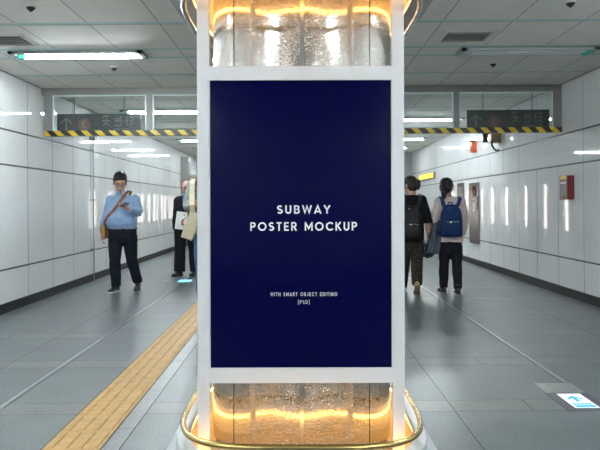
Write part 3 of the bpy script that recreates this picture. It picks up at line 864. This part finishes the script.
def face_parts(T, parent, glasses=False):
    for s in (-1, 1):
        bm = nb(); bmesh.ops.create_uvsphere(bm, u_segments=12, v_segments=8, radius=1, matrix=T @ Matrix.Translation((s * .031, -.0745, .0)) @ Matrix.Diagonal((.0145, .011, .0085, 1)))
        e = obj('eye', bm, M['eyewhite'], parent, smooth=True)
        bm = nb(); bmesh.ops.create_uvsphere(bm, u_segments=10, v_segments=8, radius=1, matrix=T @ Matrix.Translation((s * .031, -.0835, -.001)) @ Matrix.Diagonal((.006, .004, .0065, 1)))
        obj('iris', bm, M['eye'], e, smooth=True)
        bm = nb(); tube(bm, [T @ V((s * .014, -.0905, .020)), T @ V((s * .032, -.089, .026)), T @ V((s * .052, -.076, .021))], [.004, .005, .003], 8)
        obj('eyebrow', bm, M['hair'], parent, smooth=True)
    bm = nb(); tube(bm, [T @ V((-.024, -.090, -.070)), T @ V((0, -.0975, -.071)), T @ V((.024, -.090, -.070))], [.003, .0065, .003], 8)
    obj('mouth', bm, M['lips'], parent, smooth=True)
    if glasses:
        bm = nb()
        for s in (-1, 1):
            c = [T @ V((s * .034 + .024 * math.cos(a), -.101 + .012 * abs(.034 * s + .024 * math.cos(a)) / .05, -.002 + .018 * math.sin(a))) for a in [2 * PI * k / 20 for k in range(20)]]
            closed_tube(bm, c, .0018, 6)
            tube(bm, [T @ V((s * .058, -.090, .004)), T @ V((s * .080, -.03, .006)), T @ V((s * .086, .02, .0))], .0018, 6)
        tube(bm, [T @ V((-.010, -.101, .002)), T @ V((.010, -.101, .002))], .0018, 6)
        obj('glasses', bm, M['eye'], parent, smooth=True)

def hair_piece(T, parent, m, style, name='hair'):
    bm = nb()
    def E(c, r): bmesh.ops.create_uvsphere(bm, u_segments=20, v_segments=14, radius=1, matrix=T @ Matrix.Translation(c) @ Matrix.Diagonal((*r, 1)))
    if style == 'short':
        E((0, .022, .058), (.084, .090, .076)); E((0, .050, .010), (.079, .068, .088))
        E((.018, -.052, .082), (.056, .036, .028)); E((-.040, -.050, .074), (.036, .034, .030)); E((0, .01, .098), (.070, .072, .046))
        rg = random.Random(4)
        for k in range(26):
            a = rg.uniform(-1, 1); q = V((a * .062, -.062 + .02 * abs(a) + rg.uniform(-.005, .02), .088 + rg.uniform(-.01, .02)))
            tube(bm, [T @ (q + V((0, .03, .012))), T @ q, T @ (q + V((a * .012 + rg.uniform(-.01, .01), -.024, -.020 + rg.uniform(-.012, .018))))], [.016, .014, .005], 8)
        for k in range(30):
            a = rg.uniform(0, 2 * PI); z = rg.uniform(.02, .13); r_ = .082 * math.sqrt(max(.05, 1 - ((z - .045) / .105) ** 2))
            q = V((math.cos(a) * r_, .018 + abs(math.sin(a)) * r_ * 1.05, z))
            tube(bm, [T @ (q * .9), T @ q, T @ (q + V((math.cos(a) * .010, .006, .012)))], [.016, .013, .005], 8)
        for s in (-1, 1): E((s * .070, .0, .030), (.014, .030, .045))
    elif style == 'bald':
        E((0, .066, -.022), (.070, .046, .050))
        for s in (-1, 1): E((s * .072, .030, -.008), (.012, .034, .040))
    elif style == 'ponytail':
        E((0, .020, .050), (.083, .092, .076)); E((0, .050, .0), (.080, .070, .088)); E((0, -.055, .072), (.060, .034, .028))
        for s in (-1, 1): E((s * .068, -.01, .012), (.017, .040, .055))
        tube(bm, [T @ V(p) for p in ((0, .105, -.005), (.0, .135, -.03), (.0, .145, -.075), (0, .135, -.12), (0, .125, -.155))], [.026, .038, .042, .034, .014], 12)
    elif style == 'bun':
        E((0, .020, .050), (.083, .092, .076)); E((0, .050, -.005), (.080, .070, .090)); E((0, -.055, .072), (.060, .034, .028))
        for s in (-1, 1): E((s * .068, -.01, .010), (.017, .042, .058))
        tube(bm, [T @ V(p) for p in ((0, .10, .03), (0, .14, .03), (0, .15, -.02), (0, .14, -.08))], [.028, .040, .034, .012], 12)
    return finish(name, bm, m, parent, .006, 3, .004, 45., 3)

def shoe(parent, ankle, toe_dir, pitch, m, sole_m, L=.28, boot=0., tilt=0.):
    """shoe in a local frame: heel at the back, toe along -Y before turning"""
    ankle = V(ankle); yaw = math.atan2(toe_dir[0], -toe_dir[1])
    T = Matrix.Translation(ankle) @ Matrix.Rotation(yaw, 4, 'Z') @ Matrix.Rotation(pitch, 4, 'X')
    k = L / .28
    bm = nb()
    def E(c, r): bmesh.ops.create_uvsphere(bm, u_segments=18, v_segments=12, radius=1, matrix=T @ Matrix.Translation(V(c) * k) @ Matrix.Diagonal((*(V(r) * k), 1)))
    E((0, .035, -.042), (.036, .044, .044)); E((0, -.03, -.050), (.037, .07, .036)); E((0, -.115, -.058), (.046, .070, .028)); E((0, -.155, -.060), (.040, .042, .024)); E((0, -.065, -.040), (.036, .055, .034))
    tube(bm, [T @ (V((0, .012, -.04)) * k), T @ (V((0, .015, .025 + boot)) * k)], [.040 * k, .043 * k], 14)
    s = finish('shoe', bm, m, parent, .006, 3)
    bm = nb(); ring = [(.0, .082), (.026, .072), (.037, .040), (.036, -.02), (.044, -.09), (.048, -.13), (.040, -.175), (.018, -.198)]
    pts = ring + [(-x, y) for x, y in ring[::-1] if x > 0]
    lo = [T @ (V((x * 1.02, y, -.088)) * k) for x, y in pts]; hi = [T @ (V((x, y, -.066)) * k) for x, y in pts]
    ring_loft(bm, [lo, hi]); obj('sole', bm, sole_m, s, bevel=.003)
    return s

def limb(bm, a, b, c, ra, rb, rc, n=16, mid=None):
    a, b, c = V(a), V(b), V(c)
    pts = [a, a.lerp(b, .5), b - (b - a).normalized() * .03, b + (c - b).normalized() * .03, b.lerp(c, .4), c]
    tube(bm, pts, [ra, (ra * .55 + rb * .45) * 1.02, rb, rb, rb * .55 + rc * .45 + .004, rc], n)

def person(px, D, label, head, skin, hairstyle, hairmat, torso, arms, hands, legs, top_m, bot_m, shoes, glasses=False, hem=None, sleeve_r=(.075, .056, .042),
           leg_r=(.098, .068, .055), hs=1., group=None, neck=None, sleeve_t=(0, 1.), fold=.006, toes=None, top_name='shirt', bot_name='trousers', extra_top=None, collar=True):
    """all joints in metres relative to the root on the floor: x to the right of the picture, y away from the camera"""
    Xr = (px - 299) * D / 736
    t = thing('person', label, 'person', (Xr, D, 0), group)
    hc, yaw, pitch = head
    T = Matrix.Translation(hc) @ Matrix.Rotation(yaw, 4, 'Z') @ Matrix.Rotation(pitch, 4, 'X') @ Matrix.Diagonal((hs, hs, hs, 1))
    # body
    bm = nb(); head_shape(bm, T)
    nk = V(neck)
    tube(bm, [T @ V((0, .02, -.06)), (T @ V((0, .03, -.14))).lerp(nk, .5), nk - V((0, 0, .05))], [.054, .055, .065], 14)
    oval_loft(bm, [(x, y, z, max(rx - .022, .04), max(ry - .022, .04)) for x, y, z, rx, ry in torso])
    for (sh, el, wr), hd in zip(arms, hands):
        limb(bm, sh, el, wr, .052, .040, .028)
        if hd: hand(bm, wr, *hd)
    for hip, kn, an in legs: limb(bm, hip, kn, an, .078, .052, .038)
    body = finish('body', bm, skin, t, .0055, 2)
    face_parts(T, t, glasses)
    if hairstyle: hair_piece(T, t, hairmat, hairstyle)
    # upper garment
    bm = nb(); oval_loft(bm, torso)
    for sh, el, wr in arms:
        sh, el, wr = V(sh), V(el), V(wr); w2 = el.lerp(wr, sleeve_t[1])
        ball = sleeve_r[0] * 1.02
        bmesh.ops.create_uvsphere(bm, u_segments=16, v_segments=10, radius=ball, matrix=Matrix.Translation(sh))
        limb(bm, sh, el, w2, sleeve_r[0], sleeve_r[1], sleeve_r[2] + (1 - sleeve_t[1]) * .02)
    if collar:
        tube(bm, [nk - V((0, 0, .06)), nk - V((0, 0, .012))], [.088, .068], 18)
    if extra_top: extra_top(bm)
    top = finish(top_name, bm, top_m, t, .0075, 3, fold, 13., int(px))
    # trousers
    bm = nb()
    if hem is None: hem = torso[0][2]
    x, y, z, rx, ry = torso[0]
    cz = (V(legs[0][0]) + V(legs[1][0])) / 2
    oval_loft(bm, [(cz.x, cz.y, cz.z - .10, rx * .80, ry * .80), (cz.x, cz.y, cz.z - .02, rx * .97, ry * .98), (x, y, z - .02, rx * .97, ry * .97), (x, y, z + .04, rx * .93, ry * .93)])
    for hip, kn, an in legs: limb(bm, hip, kn, V(an) - V((0, 0, .015)), leg_r[0], leg_r[1], leg_r[2])
    bot = finish(bot_name, bm, bot_m, t, .0075, 3, fold, 11., int(px) + 5)
    for (hip, kn, an), sh in zip(legs, shoes): shoe(t, an, *sh)
    return t, top, bot, T, body

def L(px, D, cx, py, hz=None):
    """picture point at distance D -> local x, z"""
    hz = 204 - (px - 299) * math.tan(ROLL) if hz is None else hz
    return (px - cx) * D / 736, 1.22 + (hz - py) * D / 736
# --- man in blue shirt, walking towards the viewer, looking at a phone
D = 10.5; cx = 121
def P(px, py, y): a, b = L(px, D, cx, py); return (a, y, b)
torso = [(.02, .0, .885, .205, .150), (.01, -.03, .96, .222, .182), (.0, -.045, 1.05, .225, .190), (.01, -.03, 1.15, .215, .170), (.02, -.005, 1.255, .198, .142), (.025, .005, 1.33, .165, .112), (.022, .012, 1.372, .100, .080)]
arms = [(P(110.3, 199.5, .01), P(105.6, 215, .04), P(102.0, 233, -.02)), (P(135.2, 199, .01), P(140.0, 213, -.03), P(133.4, 208.4, -.30))]
hands = [((-.02, -.1, -1), (1, .2, 0), -1, .55, 1.05), ((-1, -.35, .18), (.2, .3, 1), -1, .75, 1.05)]
legs = [(P(115.2, 236, .0), P(116.4, 262, -.10), (L(117.5, D, cx, 287)[0], -.12, .092)), (P(129.5, 236, 0.), P(131, 260, .02), (L(134.5, D, cx, 283)[0], .18, .125))]
man, shirt, jeans, T, _ = person(cx, D, 'man in light blue shirt and dark jeans walking toward the viewer looking at his phone', (P(120.8, 182.8, -.03), R(14), R(20)), M['skin'], 'short', M['hair'],
    torso, arms, hands, legs, M['shirt_blue'], M['jeans_dark'], [((-.25, -1), 0., M['shoe_black'], M['sole_white'], .29), ((.12, -1), R(14), M['shoe_black'], M['sole_dark'], .29)],
    glasses=True, collar=False, hs=1.13, neck=(.005, .01, 1.415), sleeve_r=(.064, .056, .046), leg_r=(.108, .080, .068), sleeve_t=(0, .93))
shirt['label'] = 'light blue buttoned shirt'
bm = nb()
for k in range(6):
    z = 1.33 - .075 * k
    f = max(0, min(1, (1.40 - z) / .35)); yy = {0: -.098, 1: -.128, 2: -.160, 3: -.192, 4: -.222, 5: -.230}[k]
    tube(bm, [(.02, yy - .016, z), (.02, yy + .02, z)], .006, 10)
obj('buttons', bm, mat('button_blue', (.30, .42, .62), .4), man)
bm = nb()
pts = [(.02 + .203 * math.cos(2 * PI * k / 40), .150 * math.sin(2 * PI * k / 40), .892) for k in range(40)]
closed_tube(bm, pts, .006, 8, zr=.018); bl = obj('belt', bm, M['shoe_black'], man, smooth=True)
obj('buckle', bx(.003, .037, -.160, -.150, .880, .904), mat('buckle_dull', (.25, .25, .25), .4, 1.), bl, bevel=.002)
for s_ in (-1, 1):
    bm = nb()
    q = [(.01 * s_ + .012, -.075, 1.425), (.055 * s_ + .012, -.05, 1.44), (.062 * s_ + .012, -.095, 1.385), (.028 * s_ + .012, -.112, 1.365)]
    vs = [bm.verts.new(V(k_) + V((0, dy, 0))) for dy in (-.006, .008) for k_ in q]
    for f in ((0, 1, 2, 3), (7, 6, 5, 4), (0, 4, 5, 1), (1, 5, 6, 2), (2, 6, 7, 3), (3, 7, 4, 0)): bm.faces.new([vs[i] for i in f])
    obj('collar', bm, M['shirt_blue'], shirt)
mx, my = man.location.x, man.location.y
def ribbon(bm, pts, w, th, nrm):
    """flat strap through pts; nrm = outward direction at each point"""
    pts = [V(p) for p in pts]; rr = []
    for i, p in enumerate(pts):
        d = (pts[min(i + 1, len(pts) - 1)] - pts[max(i - 1, 0)]).normalized(); n = V(nrm[i]); n = (n - d * n.dot(d)).normalized(); s = d.cross(n)
        rr.append([p + s * w + n * th, p - s * w + n * th, p - s * w - n * th, p + s * w - n * th])
    ring_loft(bm, rr)
bag = thing('shoulder_bag', 'brown leather shoulder bag with strap worn across the man in blue', 'bag', (mx - .21, my + .0, .82))
bm = nb()
sp = [(.135, .06, 1.425), (.118, -.03, 1.425), (.085, -.10, 1.375), (.03, -.155, 1.28), (-.04, -.205, 1.17), (-.12, -.215, 1.08), (-.195, -.165, 1.00), (-.235, -.09, .955), (-.245, -.04, .935)]
nr = [(.3, .2, 1), (.2, -.4, 1), (0, -1, .6), (0, -1, .3), (-.1, -1, .1), (-.3, -1, 0), (-.8, -.8, 0), (-1, -.4, 0), (-1, -.2, 0)]
ribbon(bm, [(p[0] + mx, p[1] + my, p[2]) for p in sp], .021, .003, nr)
child('strap', bm, M['leather'], bag)
bm = nb()
sp = [(.135, .06, 1.425), (.11, .115, 1.39), (.05, .155, 1.30), (-.05, .185, 1.15), (-.15, .165, 1.03), (-.225, .08, .96), (-.245, .03, .935)]
nr = [(.3, .3, 1), (.2, 1, .6), (0, 1, .3), (0, 1, 0), (-.4, 1, 0), (-1, .5, 0), (-1, .2, 0)]
ribbon(bm, [(p[0] + mx, p[1] + my, p[2]) for p in sp], .021, .003, nr)
child('strap', bm, M['leather'], bag)
bm = nb(); box(bm, -.262, -.205, -.11, .12, .75, .94)
for v in bm.verts: v.co.x += mx; v.co.y += my
bb = child('bag_body', bm, M['leather_tan'], bag, bevel=.018)
bm = nb(); box(bm, -.271, -.259, -.10, .11, .82, .945)
for v in bm.verts: v.co.x += mx; v.co.y += my
child('flap', bm, M['leather_tan'], bag, bevel=.005)
ph = thing('smartphone', 'dark smartphone held in the hand of the man in blue', 'phone', (0, 0, 0))
hx, hz_ = L(125.3, D, cx, 205.2)
ph.location = (mx + hx + .08, my - .385, hz_ + .01); ph.rotation_euler = (R(-70), R(8), R(-14))
obj('case', bx(-.037, .037, -.005, .005, -.072, .072), M['black'], ph, bevel=.004)
obj('screen', bx(-.033, .033, .005, .0058, -.066, .066), mat('phone_screen', (.02, .025, .03), .08, emit=(.6, .75, .9), es=.3), ph)

# --- bald man in black suit
D = 12.7; cx = 186
torso = [(.0, .0, .80, .215, .140), (.0, -.0, .95, .200, .135), (.0, -.01, 1.10, .200, .135), (.0, -.005, 1.22, .215, .135), (.0, .0, 1.31, .210, .115), (.0, .01, 1.375, .120, .085)]
arms = [(P(178.3, 201, .01), P(175.6, 217, .05), P(175.4, 230, .0)), (P(193.2, 201, .01), P(196, 216, .03), P(191.5, 224, -.20))]
hands = [((0, -.1, -1), (1, .2, 0), -1, .5), ((-.7, -.5, -.2), (0, .3, 1), -1, .7)]
legs = [((-.10, 0, .82), (-.105, -.02, .45), (-.115, -.04, .09)), ((.10, 0, .82), (.125, .03, .45), (.145, .08, .09))]
suitman, suit, st, T, _ = person(cx, D, 'bald man in a black suit walking behind the floor sign, partly hidden by the column', (P(186.3, 187.6, -.02), R(-20), R(6)), M['skin'], 'bald', M['hair_grey'],
    torso, arms, hands, legs, M['suit'], M['suit'], [((-.5, -1), 0., M['shoe_black'], M['sole_dark'], .29), ((-.3, -1), 0., M['shoe_black'], M['sole_dark'], .29)],
    hs=1.0, neck=(.0, .01, 1.40), sleeve_r=(.080, .062, .054), leg_r=(.112, .092, .098), top_name='suit_jacket', collar=False)
bm = nb(); poly_pts = [(-.045, -.128, 1.385), (.045, -.128, 1.385), (.012, -.146, 1.14), (-.012, -.146, 1.14)]
vs = [bm.verts.new(V(p) + V((0, dy, 0))) for dy in (-.004, .03) for p in poly_pts]
for f in ((0, 1, 2, 3), (7, 6, 5, 4), (0, 4, 5, 1), (1, 5, 6, 2), (2, 6, 7, 3), (3, 7, 4, 0)): bm.faces.new([vs[i] for i in f])
obj('shirt_front', bm, M['shirt_inner'], suitman)
bm = nb(); tube(bm, [(0, .005, 1.37), (0, .0, 1.43)], [.070, .058], 18); obj('collar', bm, M['white'], suitman, smooth=True)
lf = thing('folder', 'white paper folder with red and yellow print in front of the black suit', 'folder', (suitman.location.x - .045, D - .245, .955))
lf.rotation_euler = (R(-6), R(6), R(-8))
p = obj('sheet', bx(-.095, .095, -.006, .006, -.15, .15), M['card'], lf, bevel=.002)
bm = nb(); tube(bm, [(.045, -.0075, .03), (.02, -.0075, -.01), (.02, -.0075, -.06), (.055, -.0075, -.08)], [.012, .017, .017, .010], 8, flat=.2, ref=(0, 1, 0)); obj('print_mark', bm, M['printred'], p)
bm = nb(); tube(bm, [(.03, -.0065, .10), (.06, -.0065, .10)], .016, 12, flat=1); 
for v in bm.verts: v.co.y = -.0065 + (v.co.y + .0065) * .1
obj('print_mark', bm, M['printyel'], p)
bm = nb(); tube(bm, [(.055, -.0065, .055), (.075, -.0065, .04)], .012, 12)
for v in bm.verts: v.co.y = -.0065 + (v.co.y + .0065) * .1
obj('print_mark', bm, M['printgrn'], p)

# --- person in grey sweatshirt, nearly hidden by the column
D = 8.0; cx = 208
torso = [(.0, .0, .90, .180, .125), (.0, -.0, 1.02, .178, .125), (.0, -.01, 1.18, .185, .13), (.0, -.005, 1.32, .195, .125), (.0, .0, 1.425, .190, .105), (.0, .01, 1.49, .105, .08)]
arms = [(P(193.2, 186.5, .01), P(187.3, 206.5, .02), P(196.5, 204.5, -.20)), (P(222.5, 186.5, .01), P(228, 208, .04), P(229, 228, -.02))]
hands = [((.75, -.4, .25), (.5, .5, .3), -1, .9), ((0, -.1, -1), (-1, .2, 0), 1, .5)]
legs = [((-.075, 0, .90), (-.075, -.02, .48), (-.06, -.02, .09)), ((.09, 0, .90), (.10, .03, .48), (.10, .08, .09))]
gp, gtop, gb, T, _ = person(cx, D, 'person in grey sweatshirt and blue jeans almost hidden behind the left edge of the column', ((.0, -.02, 1.655), R(0), R(4)), M['skin2'], 'short', M['hair'],
    torso, arms, hands, legs, M['sweat_grey'], M['jeans_blue'], [((.0, -1), 0., M['shoe_black'], M['sole_white'], .28), ((.1, -1), 0., M['shoe_black'], M['sole_white'], .28)],
    neck=(.0, .01, 1.52), sleeve_r=(.074, .064, .048), leg_r=(.085, .066, .055), top_name='sweatshirt', sleeve_t=(0, .88))
gx, gy = gp.location.x, gp.location.y
tote = thing('tote_bag', 'cream canvas tote bag with long strap carried by the person in grey', 'bag', (gx - .19, gy - .1, .85))
bm = nb()
xa = L(194.8, D, cx, 180)[0]
sp = [P(195.2, 184, .115), P(194.6, 179.6, .05), P(194.2, 179.0, -.03), P(194.0, 184, -.115), P(194.2, 196, -.165), P(195, 205, -.235), P(195.3, 212, -.20)]
nr = [(-.2, 1, .3), (-.2, .4, 1), (-.2, -.3, 1), (-.2, -1, .3), (-.2, -1, 0), (-.2, -1, 0), (-.2, -1, 0)]
ribbon(bm, [(p[0] + gx, p[1] + gy, p[2]) for p in sp], .028, .003, nr); child('strap', bm, M['canvas'], tote)
bm = nb()
prof = [P(192.8, 211, -.19), P(200, 213, -.19), P(199.5, 229, -.19), P(194, 240, -.19), P(183.6, 236.2, -.19), P(187, 226, -.19)]
rr = []
for dy, k in ((.035, .93), (.02, 1.), (-.02, 1.), (-.035, .93)):
    c = sum((V(p) for p in prof), V()) / len(prof)
    rr.append([V((gx, gy + dy, 0)) + c + (V(p) - c) * k for p in prof])
ring_loft(bm, rr); child('bag_body', bm, M['canvas'], tote, bevel=.006)

# --- woman with navy backpack, seen from behind
D = 10.0; cx = 450
torso = [(.0, .0, .69, .158, .120), (.0, .0, .80, .158, .122), (.0, .0, .95, .150, .115), (.0, -.0, 1.08, .155, .115), (.0, -.0, 1.17, .165, .112), (.0, -.005, 1.245, .155, .095), (.0, -.01, 1.30, .085, .075)]
arms = [(P(438.6, 202, .0), P(434.3, 219, -.02), P(434.5, 231, .14)), (P(461, 202, .0), P(464.6, 219, -.02), P(463.0, 235, .05))]
hands = [((.0, .9, -.25), (.3, 0, -1), -1, .8, .92), ((-.05, .2, -1), (-1, 0, 0), -1, .5, .92)]
legs = [(P(445.0, 246, 0), P(443.8, 265, .02), (L(443.8, D, cx, 280)[0], .07, .080)), (P(455.4, 246, 0), P(456.2, 265, -.02), (L(455.8, D, cx, 282)[0], -.10, .080))]
w1, sw, tr, T, _ = person(cx, D, 'woman in beige pink sweater with a dark ponytail walking away beside the right wall', (P(446.8, 187.5, .015), R(180 - 24), R(5)), M['skin2'], 'ponytail', M['hair'],
    torso, arms, hands, legs, M['sweater_pink'], M['trousers_navy'], [((-.15, 1), 0., M['shoe_brown'], M['sole_dark'], .25, .03), ((.1, 1), 0., M['shoe_brown'], M['sole_dark'], .25, .03)],
    neck=(-.005, .005, 1.315), sleeve_r=(.066, .058, .046), leg_r=(.092, .068, .056), hs=1.08, top_name='sweater', sleeve_t=(0, .95), hem=.70)
def backpack(name, label, px, D, cx, x0, x1, py0, py1, y0, dep, m, ms, pocket=True, strap_top=None):
    (xa, zt), (xb, zb) = L(x0, D, cx, py0), L(x1, D, cx, py1)
    rx = (px - 299) * D / 736
    sx = (rx + (xa + xb) / 2) * (.02)
    t = thing(name, label, 'backpack', (rx + (xa + xb) / 2 - sx, D + y0, zb))
    w = (xb - xa) / 2; h = zt - zb
    prof = [(0, .84, .70), (.02, .95, .9), (.12, 1., 1.), (.45, .99, 1.), (.70, .93, .90), (.86, .80, .74), (.95, .60, .55), (1., .36, .35)]
    bm = nb(); rr = []
    for f, kw, kd in prof:
        r = []
        for k in range(28):
            th = 2 * PI * k / 28; c, s = math.cos(th), math.sin(th)
            r.append((math.copysign(abs(c) ** .55, c) * w * kw, -dep / 2 + math.copysign(abs(s) ** .55, s) * dep / 2 * kd, f * h))
        rr.append(r)
    ring_loft(bm, rr); body = obj('bag_body', bm, m, t, smooth=True)
    if pocket:
        bm = nb(); rr = []
        for f, kw, kd in ((.06, .74, .5), (.10, .80, .9), (.30, .80, 1.), (.46, .78, .9), (.50, .72, .45)):
            rr.append([(math.copysign(abs(math.cos(a)) ** .5, math.cos(a)) * w * kw, -dep * .93 + math.copysign(abs(math.sin(a)) ** .6, math.sin(a)) * .035 * kd, f * h) for a in [2 * PI * k / 24 for k in range(24)]])
        ring_loft(bm, rr); pk = obj('front_pocket', bm, m, t, smooth=True)
        bm = nb(); tube(bm, [(-w * .55, -dep * .93 - .036, h * .47), (0, -dep * .93 - .039, h * .475), (w * .55, -dep * .93 - .036, h * .47)], .0035, 6); z = obj('zip', bm, M['zip'], pk)
        bm = nb(); box(bm, -w * .20 - .009, -w * .20 + .009, -dep * .93 - .046, -dep * .93 - .036, h * .44, h * .49); obj('zip_pull', bm, M['zip'], pk, bevel=.002)
    # main zip over the shoulder of the bag, with a bright reflective end
    bm = nb(); pts = []
    for k in range(13):
        a = PI * k / 12; pts.append((-math.cos(a) * w * .80, -dep * .80, h * .70 + math.sin(a) * h * .21))
    tube(bm, pts, .0045, 6); obj('zip', bm, ms, t)
    bm = nb(); tube(bm, pts[2:6], .006, 6); obj('reflective_tab', bm, M['zip'], t)
    bm = nb(); tube(bm, [(-.03, -.02, h * .97), (-.025, -.02, h + .03), (.025, -.02, h + .03), (.03, -.02, h * .97)], .008, 8); obj('top_handle', bm, ms, t, smooth=True)
    for s, top in zip((-1, 1), strap_top):
        bm = nb(); tx, ty, tz = top
        px_ = tx - (xa + xb) / 2 + sx
        pts = [(s * w * .45, -.02, h * .86), (s * w * .55 * .5 + px_ * .5, -.03, h * .95 + .3 * (tz - zb - h)), (px_, -.005 + .0, tz - zb - .01), (px_ + s * .005, .07, tz - zb + .012), (px_ + s * .01, .15, tz - zb - .03), (px_ + s * .012, .215, tz - zb - .10),
               (px_ + s * .03, .225, tz - zb - .25), (px_ + s * .06, .16, .06), (s * w * .9, -.03, .04)]
        nr = [(0, -1, .2), (0, -1, .4), (0, -1, .7), (0, 0, 1), (0, .6, .8), (0, 1, .1), (0, 1, 0), (s, .5, 0), (s, -.3, 0)]
        ribbon(bm, pts, .026, .006, nr); obj('shoulder_strap', bm, ms, t)
    return t
backpack('backpack', 'navy blue backpack with zipped front pocket worn by the woman in beige', 450, D, cx, 440.6, 462.0, 204.6, 236.2, -.105, .17, M['pack_navy'], M['pack_strap'],
         strap_top=((L(440.5, D, cx, 198)[0], 0, L(440.5, D, cx, 197.6)[1]), (L(458.3, D, cx, 198)[0], 0, L(458, D, cx, 198)[1])))
# grey jacket hanging over her left arm
jk = thing('jacket', 'slate grey jacket draped over the left arm of the woman in beige', 'jacket', (w1.location.x - .2, D, .5))
def drape(name, m, path, y0, seed):
    """hanging cloth with folds: rows of (left px, right px, py)"""
    bm = nb(); rows = []; n = 18
    for j, (xl, xr, py) in enumerate(path):
        r = []
        for i in range(n + 1):
            u = i / n; px = xl + (xr - xl) * u; xx, zz = L(px, D, cx, py)
            f = min(1, j / 3)
            yy = y0 + .030 * f * math.sin(u * 11 + seed + j * .15) + .012 * math.sin(u * 23 + j * .5)
            r.append((w1.location.x + xx, D + yy, zz + .010 * math.sin(u * 7 + seed)))
        rows.append(r)
    vs = [[bm.verts.new(p) for p in r] for r in rows]
    for a, b in zip(vs, vs[1:]):
        for i in range(n): bm.faces.new((a[i], a[i + 1], b[i + 1], b[i]))
    bmesh.ops.recalc_face_normals(bm, faces=bm.faces)
    bmesh.ops.solidify(bm, geom=bm.faces[:], thickness=.012)
    return child(name, bm, m, jk, smooth=True)
bm = nb()
drape('front_panel', M['denim_grey'], [(432.5, 439, 222), (432.0, 439.2, 224), (431, 439.5, 230), (430, 439.5, 237), (428.5, 439.2, 244), (427, 438.6, 250), (425.5, 437.5, 253.5)], -.02, 0.)
drape('back_panel', M['denim_grey'], [(433, 439, 222.5), (432.5, 439.5, 224), (431.8, 440, 230), (431, 440.5, 238), (430, 440, 246), (429, 439, 250)], .20, 1.7)
drape('lining', M['lining'], [(426.3, 431.5, 244.5), (425.3, 433.5, 249.5), (424.0, 434.5, 254.5), (423.3, 431, 258)], .055, .8)
bm = nb(); a, b_ = P(435.2, 223.2, -.03), P(435.0, 229.5, .17)
tube(bm, [V(P(435.0, 220.5, -.035)) + w1.location, V(P(435.2, 222.5, .05)) + w1.location, V(P(435, 226, .215)) + w1.location], [.060, .072, .066], 14)
child('fold_over_arm', bm, M['denim_grey'], jk, smooth=True)

# --- woman in black with black backpack, seen from behind
D = 10.0; cx = 412
torso = [(.0, .0, .72, .160, .125), (.0, .0, .84, .160, .12), (.0, .0, .97, .150, .115), (.0, .0, 1.10, .160, .118), (.0, .0, 1.20, .170, .115), (.0, -.005, 1.275, .160, .098), (.0, -.01, 1.33, .09, .078)]
arms = [(P(401.6, 199.5, .0), P(398.5, 218, -.02), P(399.2, 235, .06)), (P(422.0, 199.5, .0), P(427.2, 218.5, -.03), P(428.0, 233, .02))]
hands = [((.05, .2, -1), (1, 0, 0), 1, .5, .92), ((-.05, .15, -1), (-1, 0, 0), -1, .5, .92)]
legs = [(P(406.4, 243, 0), P(405.0, 263, .12), (L(404.0, D, cx, 282)[0], .25, .080)), (P(417.2, 243, 0), P(415.8, 263, -.04), (L(413.8, D, cx, 281)[0], -.22, .155))]
w2, jt, pt, T, _ = person(cx, D, 'woman in black jacket and patterned trousers walking away beside the right edge of the column', (P(410.0, 185.0, .01), R(180 + 38), R(5)), M['skin2'], 'bun', M['hair_brown'],
    torso, arms, hands, legs, M['jacket_black'], M['patterned'], [((.0, 1), 0., M['shoe_tan'], M['sole_dark'], .25), ((.12, 1), R(38), M['shoe_tan'], M['sole_tan'], .27)],
    neck=(-.005, .005, 1.345), sleeve_r=(.064, .060, .055), leg_r=(.100, .080, .066), hs=1.04, top_name='jacket', sleeve_t=(0, .25))
bp = backpack('backpack', 'black backpack with metal zips worn by the woman in patterned trousers', 412, D, cx, 401.8, 421.6, 205, 240.5, -.11, .15, M['pack_black'], M['pack_black'],
         strap_top=((L(403.5, D, cx, 196)[0], 0, L(403.5, D, cx, 195.2)[1]), (L(418.8, D, cx, 196)[0], 0, L(418.8, D, cx, 195.4)[1])))


# ------------------------------------------------------------------ camera, world, view
cam = bpy.data.cameras.new('camera'); cam.sensor_width = 36; cam.lens = 736 * 36 / 600
cam.shift_x = 1 / 600; cam.shift_y = -21 / 600; cam.clip_start = .05
co = bpy.data.objects.new('camera', cam); COL.objects.link(co)
co.matrix_world = Matrix.Translation((0, 0, H)) @ Matrix.Rotation(R(90), 4, 'X') @ Matrix.Rotation(-ROLL, 4, 'Z')
S.camera = co
w = bpy.data.worlds.new('world'); S.world = w; w.use_nodes = True
w.node_tree.nodes['Background'].inputs[0].default_value = (.6, .65, .7, 1)
w.node_tree.nodes['Background'].inputs[1].default_value = .1
S.view_settings.view_transform = 'Standard'; S.view_settings.look = 'None'
S.view_settings.gamma = 1; S.view_settings.use_curve_mapping = False
S.view_settings.exposure = 1.58
